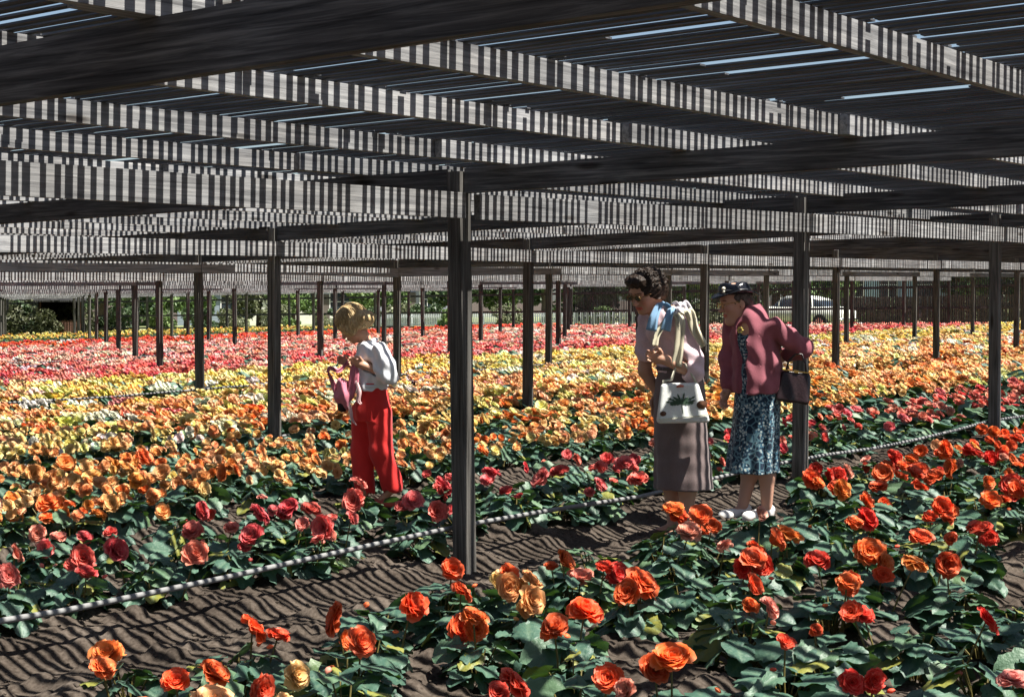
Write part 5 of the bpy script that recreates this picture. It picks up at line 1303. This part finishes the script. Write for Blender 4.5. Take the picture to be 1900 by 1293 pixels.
# ------------------------------------------------------------------ grass beyond the beds
def lawn():
    m, nt, b, out = new_mat('lawn_grass'); tc = N(nt, 'ShaderNodeTexCoord'); n = N(nt, 'ShaderNodeTexNoise'); n.inputs['Scale'].default_value = 1.2; n.inputs['Detail'].default_value = 8
    nt.links.new(tc.outputs['Object'], n.inputs['Vector']); r = ramp(nt, [(.35, (.12, .15, .06)), (.55, (.22, .24, .11)), (.7, (.34, .32, .15))]); nt.links.new(n.outputs['Fac'], r.inputs[0]); nt.links.new(r.outputs[0], b.inputs['Base Color']); b.inputs['Roughness'].default_value = .9
    def sh(x0, x1, y0, y1):
        xs = np.linspace(x0, x1, 40); ys = np.linspace(y0, y1, 40); X, Y = np.meshgrid(xs, ys, indexing='ij'); Z = zground(X, Y)+.06+.03*fbm(X, Y, 2, 4); o = link('lawn', np_mesh('lawn', np.stack([X, Y, Z], -1).reshape(-1, 3), grid_q(40, 40), [m], True)); o['kind'] = 'structure'
    sh(8, 57.2, 44.6, 120); sh(57.2, 140, -10, 120)
lawn()

# ------------------------------------------------------------------ background: houses, car, fences, shrubs and trees
def at(u, f):
    r = (u-950)/F*f; return f*ca+r*sa, f*sa-r*ca
def bearing(u): return math.atan2(u-950, F)
def foliage_mat(name, cols):
    m, nt, b, out = new_mat(name); a = N(nt, 'ShaderNodeAttribute', attribute_name='rnd'); r = ramp(nt, [(0, cols[0]), (.5, cols[1]), (1, cols[2])]); nt.links.new(a.outputs['Fac'], r.inputs[0]); nt.links.new(r.outputs[0], b.inputs['Base Color']); b.inputs['Roughness'].default_value = .55
    return m
FM = [foliage_mat('dark_leaves', [(.015, .035, .015), (.04, .075, .025), (.11, .14, .05)]), foliage_mat('olive_leaves', [(.05, .06, .03), (.11, .125, .06), (.24, .24, .14)]), foliage_mat('bright_leaves', [(.03, .06, .015), (.08, .14, .03), (.20, .27, .07)])]
BARK = simple('bark', (.09, .07, .055), .9, noise=.4, nscale=12, bump=.5)
def crown_mesh(seed, n, leaf_s, rx, rz, mat, shrub=False):
    rg = np.random.default_rng(seed); nc = 14 if not shrub else 9
    cc = rg.normal(0, 1, (nc, 3)); cc /= np.linalg.norm(cc, axis=1)[:, None]; cc *= rg.uniform(.35, .85, (nc, 1))*np.array([rx, rx, rz]); cr = rg.uniform(.25, .5, nc)*rx
    ci = rg.integers(0, nc, n); d = rg.normal(0, 1, (n, 3)); d /= np.linalg.norm(d, axis=1)[:, None]; P = cc[ci]+d*(cr[ci]*rg.uniform(.5, 1.05, n)**.5)[:, None]*np.array([1, 1, .8])
    if shrub: P[:, 2] = np.abs(P[:, 2]+rz*.5)
    a = rg.normal(0, 1, (n, 3)); a /= np.linalg.norm(a, axis=1)[:, None]; b = np.cross(a, rg.normal(0, 1, (n, 3))); b /= np.linalg.norm(b, axis=1)[:, None]
    s = leaf_s*rg.uniform(.5, 1.3, (n, 1)); V = np.stack([P-a*s, P+b*s*.5, P+a*s, P-b*s*.5], 1).reshape(-1, 3)
    me = np_mesh('crown', V, np.arange(4*n).reshape(-1, 4), [mat]); tn = np.clip(rg.normal(.45, .2, nc), 0, 1)[ci]*.6+.4*rg.random(n); attr_f(me, 'rnd', np.repeat(tn, 4)); return me
def trunk_mesh(seed, h, r):
    rg = random.Random(seed); mb = MB(); mb.tube([(0, 0, -.2), (rg.uniform(-.1, .1), 0, h*.35), (rg.uniform(-.2, .2), rg.uniform(-.2, .2), h*.7), (0, 0, h)], [r*1.25, r, r*.8, r*.35], 9)
    for k in range(5): a = rg.uniform(0, 6.28); z = h*rg.uniform(.45, .8); mb.tube([(0, 0, z), (math.cos(a)*h*.14, math.sin(a)*h*.14, z+h*.12), (math.cos(a)*h*.25, math.sin(a)*h*.25, z+h*.3)], [r*.5, r*.35, r*.12], 6)
    return mb.mesh('trunk', [BARK], True)
TREE = [(crown_mesh(1, 5200, .22, 3.0, 3.0, FM[0]), trunk_mesh(1, 4.5, .24), 3.1), (crown_mesh(2, 5200, .22, 3.4, 2.6, FM[1]), trunk_mesh(2, 4.0, .22), 2.8), (crown_mesh(3, 5200, .20, 2.6, 2.9, FM[2]), trunk_mesh(3, 4.2, .18), 2.9), (crown_mesh(4, 5200, .24, 3.6, 3.4, FM[0]), trunk_mesh(4, 5.0, .28), 3.4)]
SHR = [crown_mesh(11, 3000, .10, 1.2, 1.0, FM[1], True), crown_mesh(12, 3000, .10, 1.2, 1.1, FM[0], True), crown_mesh(13, 3000, .09, 1.1, .9, FM[2], True)]
TW = ['dark green', 'olive grey', 'bright green', 'broad dark green']
def tree(u, f, k, sc, where):
    x, y = at(u, f); root = empty('tree', (x, y, float(plane(x, y))), rp.uniform(0, 6), label=f'{TW[k]} leafy tree {where}', cat='tree', group='trees beyond the lath house'); cm, tm, h = TREE[k]
    link('trunk', tm, root, scale=sc); link('crown', cm, root, loc=(0, 0, h*sc), scale=sc)
def shrub(u, f, k, sc, lab):
    x, y = at(u, f); o = empty('shrub', (x, y, float(plane(x, y))), rp.uniform(0, 6), label=lab, cat='shrub', group='shrubs beyond the lath house'); link('foliage', SHR[k], o, scale=sc)
for a in [(-60, 108, 0, 1.0, 'at the far left edge behind the olive shrubs'), (70, 118, 1, 1.1, 'rising behind the brown shed'), (190, 100, 0, .9, 'right of the brown shed'), (275, 112, 3, .95, 'left of the blue-grey house'), (345, 98, 2, .75, 'before the blue-grey house'), (452, 120, 0, 1.0, 'between the blue-grey and white houses'),
          (590, 128, 1, 1.1, 'behind the middle of the white house'), (688, 98, 2, .8, 'right of the white house'), (765, 130, 3, 1.1, 'behind the lilac-grey house'), (868, 96, 0, .85, 'behind the nearest post'), (545, 99, 2, .62, 'before the white house wall'), (480, 101, 1, .7, 'at the left end of the white house'), (930, 100, 2, .9, 'right of the nearest post'), (1010, 92, 0, .9, 'behind the white picket fence'),
          (1090, 98, 3, .9, 'left of the grey-skirted person'), (1180, 95, 0, .95, 'behind the grey-skirted person'), (1270, 90, 2, .9, 'between the two women'), (1350, 94, 3, .95, 'behind the black hat'), (1440, 88, 0, .9, 'behind the parked car'), (1530, 84, 2, .8, 'right of the parked car'),
          (1660, 112, 3, 1.1, 'behind the light blue house'), (1780, 86, 0, .85, 'right of the light blue house'), (1850, 90, 1, .9, 'second from the right edge'), (1950, 84, 3, .9, 'at the right edge')]: tree(*a)
for a in [(505, 96, 0, 1.0, 'olive shrub covering the left end of the white house'), (635, 94, 1, .85, 'dark shrub under the wide window of the white house'), (372, 92, 1, 1.0, 'dark shrub before the blue-grey house'), (742, 92, 0, 1.0, 'olive shrub before the lilac-grey house'), (800, 90, 1, 1.0, 'dark shrub left of the nearest post'), (10, 84, 0, 1.5, 'olive shrub at the far left edge'), (55, 86, 1, 1.4, 'dark shrub left of the brown shed'), (80, 82, 0, 1.0, 'pale olive shrub against the brown shed'), (150, 84, 0, 1.1, 'olive shrub right of the brown shed'), (215, 86, 1, 1.1, 'dark shrub behind the leftmost posts'), (310, 84, 2, 1.0, 'bright shrub left of the blue-grey house'),
          (430, 88, 0, .9, 'olive shrub before the white house wall'), (545, 92, 2, .6, 'low bright shrub under the white house window'), (600, 90, 0, .7, 'low olive shrub before the white house door'), (670, 88, 1, .9, 'dark shrub right of the white house'), (845, 84, 2, .9, 'bright shrub behind the nearest post'),
          (950, 80, 0, .9, 'olive shrub behind the picket fence'), (1120, 80, 2, .9, 'bright shrub left of the grey-skirted person'), (1270, 76, 1, 1.0, 'dark shrub between the two women'), (1335, 72, 0, .9, 'olive shrub left of the parked car'), (1645, 68, 2, 1.05, 'bright shrub before the light blue house'), (1610, 72, 1, .9, 'dark shrub left of the light blue house'), (1760, 70, 0, .9, 'olive shrub right of the light blue house'), (1840, 72, 1, 1.0, 'dark shrub near the right edge')]: shrub(*a)
GLASS = simple('window_glass', (.03, .04, .05), .08, .8); TRIM = simple('painted_trim', (.70, .70, .68), .6)
def siding(name, col):
    m, nt, b, out = new_mat(name); tc = N(nt, 'ShaderNodeTexCoord'); wv = N(nt, 'ShaderNodeTexWave'); wv.bands_direction = 'Z'; wv.wave_profile = 'SAW'; wv.inputs['Scale'].default_value = 1.6; wv.inputs['Distortion'].default_value = 0
    nt.links.new(tc.outputs['Object'], wv.inputs['Vector']); n = N(nt, 'ShaderNodeTexNoise'); n.inputs['Scale'].default_value = 3; n.inputs['Detail'].default_value = 5; nt.links.new(tc.outputs['Object'], n.inputs['Vector'])
    r = ramp(nt, [(.3, tuple(c*.85 for c in col)), (.7, col)]); nt.links.new(n.outputs['Fac'], r.inputs[0]); nt.links.new(r.outputs[0], b.inputs['Base Color']); bp = N(nt, 'ShaderNodeBump'); bp.inputs['Strength'].default_value = .6; bp.inputs['Distance'].default_value = .03; nt.links.new(wv.outputs['Fac'], bp.inputs['Height']); nt.links.new(bp.outputs[0], b.inputs['Normal']); b.inputs['Roughness'].default_value = .7
    return m
def house_at(u, f, wdt, dep, hgt, col, label, wins, roofc, turn=0.0, door=None):
    x, y = at(u, f); root = empty('house', (x, y, float(plane(x, y))), R(ALPHA-90)-bearing(u)+turn, label=label, cat='house')
    hw = wdt/2; mb = MB(); mb.box((-hw, 0, -.3), (hw, dep, hgt)); mb.add([(-hw, 0, hgt), (-hw, dep, hgt), (-hw, dep/2, hgt+dep*.28), (hw, 0, hgt), (hw, dep, hgt), (hw, dep/2, hgt+dep*.28)], None, [[0, 2, 1], [3, 4, 5]]); mb.build('wall', siding('siding_'+label.split()[0], col), root)
    rf = simple('shingles_'+label.split()[0], roofc, .9, noise=.3, nscale=9, bump=.5); q = MB(); e = .4
    for s_ in (0, 1):
        y0, y1 = (-e, dep/2) if s_ == 0 else (dep+e, dep/2); z0, z1 = hgt-e*.56, hgt+dep*.28; V = [(-hw-e, y0, z0), (hw+e, y0, z0), (hw+e, y1, z1), (-hw-e, y1, z1)]; V += [(a, b, c+.12) for a, b, c in V]; q.add(V, [[0, 3, 2, 1], [4, 5, 6, 7], [0, 1, 5, 4], [2, 3, 7, 6], [1, 2, 6, 5], [3, 0, 4, 7]])
    r_ = q.build('roof', rf, root); q = MB(); q.box((hw*.4, dep*.55, hgt+dep*.15), (hw*.4+.6, dep*.55+.6, hgt+dep*.28+.8)); q.build('chimney', simple('brick_'+label.split()[0], (.25, .10, .07), .9, noise=.3, nscale=20), r_)
    for wx, wz, ww, wh in wins:
        q = MB(); t = .07
        for lo, hi in (((wx-ww/2-t, -.06, wz-t), (wx+ww/2+t, -.003, wz)), ((wx-ww/2-t, -.06, wz+wh), (wx+ww/2+t, -.003, wz+wh+t)), ((wx-ww/2-t, -.055, wz), (wx-ww/2, -.004, wz+wh)), ((wx+ww/2, -.055, wz), (wx+ww/2+t, -.004, wz+wh)), ((wx-.02, -.05, wz), (wx+.02, -.02, wz+wh)), ((wx-ww/2, -.045, wz+wh/2-.02), (wx+ww/2, -.022, wz+wh/2+.02))): q.box(lo, hi)
        wn = q.build('window', TRIM, root); q = MB(); q.box((wx-ww/2, -.02, wz), (wx+ww/2, -.006, wz+wh)); q.build('pane', GLASS, wn)
    if door is not None:
        q = MB(); q.box((door-.45, -.05, .0), (door+.45, -.003, 2.05)); d_ = q.build('door', simple('door_'+label.split()[0], (.12, .10, .09), .6), root); q = MB(); q.lathe([(0, .03), (.03, 0), (0, -.03)], 8, loc=(door+.36, -.09, 1.0)); q.build('handle', simple('knob', (.5, .4, .2), .3, metal=1) if 'knob' not in bpy.data.materials else bpy.data.materials['knob'], d_)
house_at(572, 106, 7.6, 6, 2.75, (.80, .79, .74), 'white low house with dark windows seen behind the open rails at left', [(-1.9, 1.0, .6, 1.3), (.1, 1.0, .6, 1.2), (2.2, .9, 1.5, 1.3)], (.10, .09, .085), door=.95)
house_at(392, 112, 4.6, 6, 2.9, (.26, .31, .38), 'blue-grey house partly hidden by trees left of the white house', [(-.8, 1.0, .8, 1.2), (1.1, 1.0, .8, 1.2)], (.07, .07, .075))
house_at(770, 104, 5.6, 6, 2.9, (.36, .37, .46), 'lilac-grey house left of the nearest post, beyond the fence', [(-1.6, .9, .7, 1.4), (.8, .9, .9, 1.4)], (.08, .08, .085), door=-.4)
house_at(1655, 88, 6.2, 6, 3.2, (.36, .47, .60), 'light blue house behind the upright lath screen at right', [(-2.0, 1.3, .9, 1.3), (-.2, 1.3, .9, 1.3), (1.8, 1.3, 1.0, 1.3)], (.10, .09, .09))
def shed():
    x, y = at(112, 82); root = empty('shed', (x, y, float(plane(x, y))), R(ALPHA-90)-bearing(112), label='brown board shed with dark open upper half among olive shrubs at far left', cat='shed')
    BR = simple('brown_boards', (.11, .058, .04), .9, noise=.35, nscale=8); mb = MB()
    x_ = -1.0
    while x_ < 1.0: mb.box((x_, 0, -.2), (x_+.13, .03, .78+rp.uniform(-.015, .015))); x_ += .145
    mb.build('front_boards', BR, root); q = MB(); q.box((-1.05, 2.4, -.2), (1.05, 2.45, 1.9)); q.box((-1.08, .035, -.2), (-1.0, 2.4, 1.9)); q.box((1.02, .035, -.2), (1.1, 2.4, 1.9)); q.build('walls', simple('shed_dark_boards', (.03, .022, .018), .9), root)
    q = MB(); q.add([(-1.3, -.35, 1.72), (1.3, -.35, 1.72), (1.3, 2.7, 2.1), (-1.3, 2.7, 2.1), (-1.3, -.35, 1.8), (1.3, -.35, 1.8), (1.3, 2.7, 2.18), (-1.3, 2.7, 2.18)], [[0, 3, 2, 1], [4, 5, 6, 7], [0, 1, 5, 4], [2, 3, 7, 6], [1, 2, 6, 5], [3, 0, 4, 7]]); q.build('roof', simple('tar_roof', (.05, .05, .05), .9), root)
    for sx in (-1.0, .96): q = MB(); q.box((sx, -.05, -.2), (sx+.06, -.004, 1.75)); q.build('post', BR, root)
shed()
def fence(name, p0, p1, h, gap, wd, mat, label, pointed):
    p0 = np.array(p0); p1 = np.array(p1); L = np.linalg.norm(p1-p0); d = (p1-p0)/L; root = empty(name, (p0[0], p0[1], 0), math.atan2(d[1], d[0]), label=label, cat='fence'); mb = MB(); s = 0
    gz = lambda s: float(plane(*(p0+d*s)))
    while s < L:
        z = gz(s); hh = h*rp.uniform(.98, 1.02)
        V = [(s, 0, z), (s+wd, 0, z), (s+wd, 0, z+hh-(.06 if pointed else 0)), (s+wd/2, 0, z+hh), (s, 0, z+hh-(.06 if pointed else 0))]; V += [(a, .02, c) for a, b, c in V]
        mb.add(V, [[0, 1, 6, 5], [1, 2, 7, 6], [2, 3, 8, 7], [3, 4, 9, 8], [4, 0, 5, 9], [0, 4, 2, 1], [5, 6, 7, 9]], [[4, 3, 2], [9, 7, 8]], c=rp.random()); s += wd+gap
    mb.build('pickets' if pointed else 'boards', mat, root, rnd=True)
    for zz in (h*.25, h*.75): q = MB(); q.bar((0, .045, gz(0)+zz), (L, .045, gz(L)+zz), .04, .07); q.build('rail', mat, root, rnd=True)
    s = 0
    while s < L: q = MB(); q.box((s, .07, gz(s)-.1), (s+.09, .16, gz(s)+h*.95)); q.build('post', mat, root, rnd=True); s += 3.0
WP = simple('white_fence_paint', (.58, .60, .62), .7, noise=.1, nscale=8); BF = simple('brown_fence_boards', (.055, .038, .03), .9, noise=.3, nscale=10)
fence('picket_fence', at(640, 92), at(1210, 74), .85, .07, .075, WP, 'low white picket fence running behind the far rails', True)
fence('board_fence', at(1560, 67), at(1960, 62), 1.35, .015, .14, BF, 'dark brown board fence beyond the lath screen at right', False)
def car():
    x, y = at(1488, 66.5); hd = math.atan2(-ca*1-sa*0, 0); root = empty('parked_car', (x, y, float(plane(x, y))+.02), R(ALPHA-90)-bearing(1488)+R(180-33), label='cream white rounded old sedan parked beyond the lath screen at right', cat='car')
    PT = simple('cream_paint', (.72, .73, .66), .25, .6); CH = simple('chrome', (.7, .7, .7), .15, metal=1); TY = simple('tyre', (.02, .02, .02), .8)
    # cross-sections along the length: (x, floor, belt, half width)
    sec = [(-2.25, .42, .72, .55), (-2.15, .34, .86, .74), (-1.7, .30, .97, .86), (-1.0, .28, 1.0, .90), (0, .28, 1.0, .91), (.9, .28, 1.0, .90), (1.6, .30, .96, .85), (2.1, .34, .86, .72), (2.25, .42, .70, .55)]
    def shell(sec, pr):
        V = []; n = len(pr)
        for s_ in sec: V += [pr_(s_) for pr_ in pr]
        return np.array(V), [[i*n+j, i*n+(j+1) % n, (i+1)*n+(j+1) % n, (i+1)*n+j] for i in range(len(sec)-1) for j in range(n)]
    angs = np.linspace(0, 2*PI, 20, endpoint=False)
    sq = lambda c: math.copysign(abs(c)**.55, c)
    V = []; n = 20
    for (px, fl, bl, hw) in sec:
        for t in angs: V.append((px, hw*sq(math.cos(t)), (fl+bl)/2+(bl-fl)/2*sq(math.sin(t))))
    Q = [[i*n+j, i*n+(j+1) % n, (i+1)*n+(j+1) % n, (i+1)*n+j] for i in range(len(sec)-1) for j in range(n)]
    mb = MB(); mb.add(V, Q); mb.add([V[j] for j in range(n)]+[(-2.27, 0, .57)], None, [[n, (j+1) % n, j] for j in range(n)]); mb.add([V[(len(sec)-1)*n+j] for j in range(n)]+[(2.27, 0, .56)], None, [[n, j, (j+1) % n] for j in range(n)])
    body = mb.build('body', PT, root, smooth=True)
    def cab(sc, z0, z1, inset):
        V = []
        for (px, top, hw) in ((-1.45, .06, .5), (-1.15, .62, .66), (-.6, .92, .70), (0, 1.0, .71), (.5, .93, .70), (.85, .55, .66), (1.15, .04, .5)):
            for t in np.linspace(0, PI, 11): V.append((px*sc, hw*sc*sq(math.cos(t)), z0+(z1-z0)*top*math.sin(t)**.6))
        return V, grid_q(7, 11)
    V, Q = cab(1.0, .95, 1.42, 0); mb = MB(); mb.add(V, Q); gl = mb.build('cabin_glass', GLASS, root, smooth=True)
    V, Q = cab(1.015, .95, 1.45, 0); mb = MB(); V = np.array(V); keepq = [q for q in Q if V[q][:, 2].mean() > 1.30]; mb.add(V, keepq); rf = mb.build('roof', PT, root, smooth=True); md = rf.modifiers.new('t', 'SOLIDIFY'); md.thickness = .03
    for px in (-.95, -.1, .72):
        for s_ in (-1, 1): q = MB(); q.bar((px, s_*.69, .96), (px*.9, s_*.60, 1.34), .05, .04); q.build('pillar', PT, root)
    for px in (-1.4, 1.4):
        for s_ in (-1, 1): q = MB(); q.tube([(px, s_*.72, .33), (px, s_*.90, .33)], .33, 18); w_ = q.build('wheel', TY, root, smooth=False); q = MB(); q.tube([(px, s_*.895, .33), (px, s_*.915, .33)], .19, 16); q.build('hubcap', CH, w_)
    for px, s_ in ((-2.3, -1), (2.3, 1)): q = MB(); q.tube([(px-s_*.15, -.85, .45), (px, -.5, .45), (px, .5, .45), (px-s_*.15, .85, .45)], .06, 8); q.build('bumper', CH, root, smooth=True)
    for s_ in (-1, 1): q = MB(); q.lathe([(0, .09), (.06, .06), (.09, 0), (.06, -.06), (0, -.09)], 12, loc=(2.12, s_*.58, .72)); q.build('headlight', simple('headlight_glass', (.6, .6, .6), .1) if 'headlight_glass' not in bpy.data.materials else bpy.data.materials['headlight_glass'], root, smooth=True)
car()
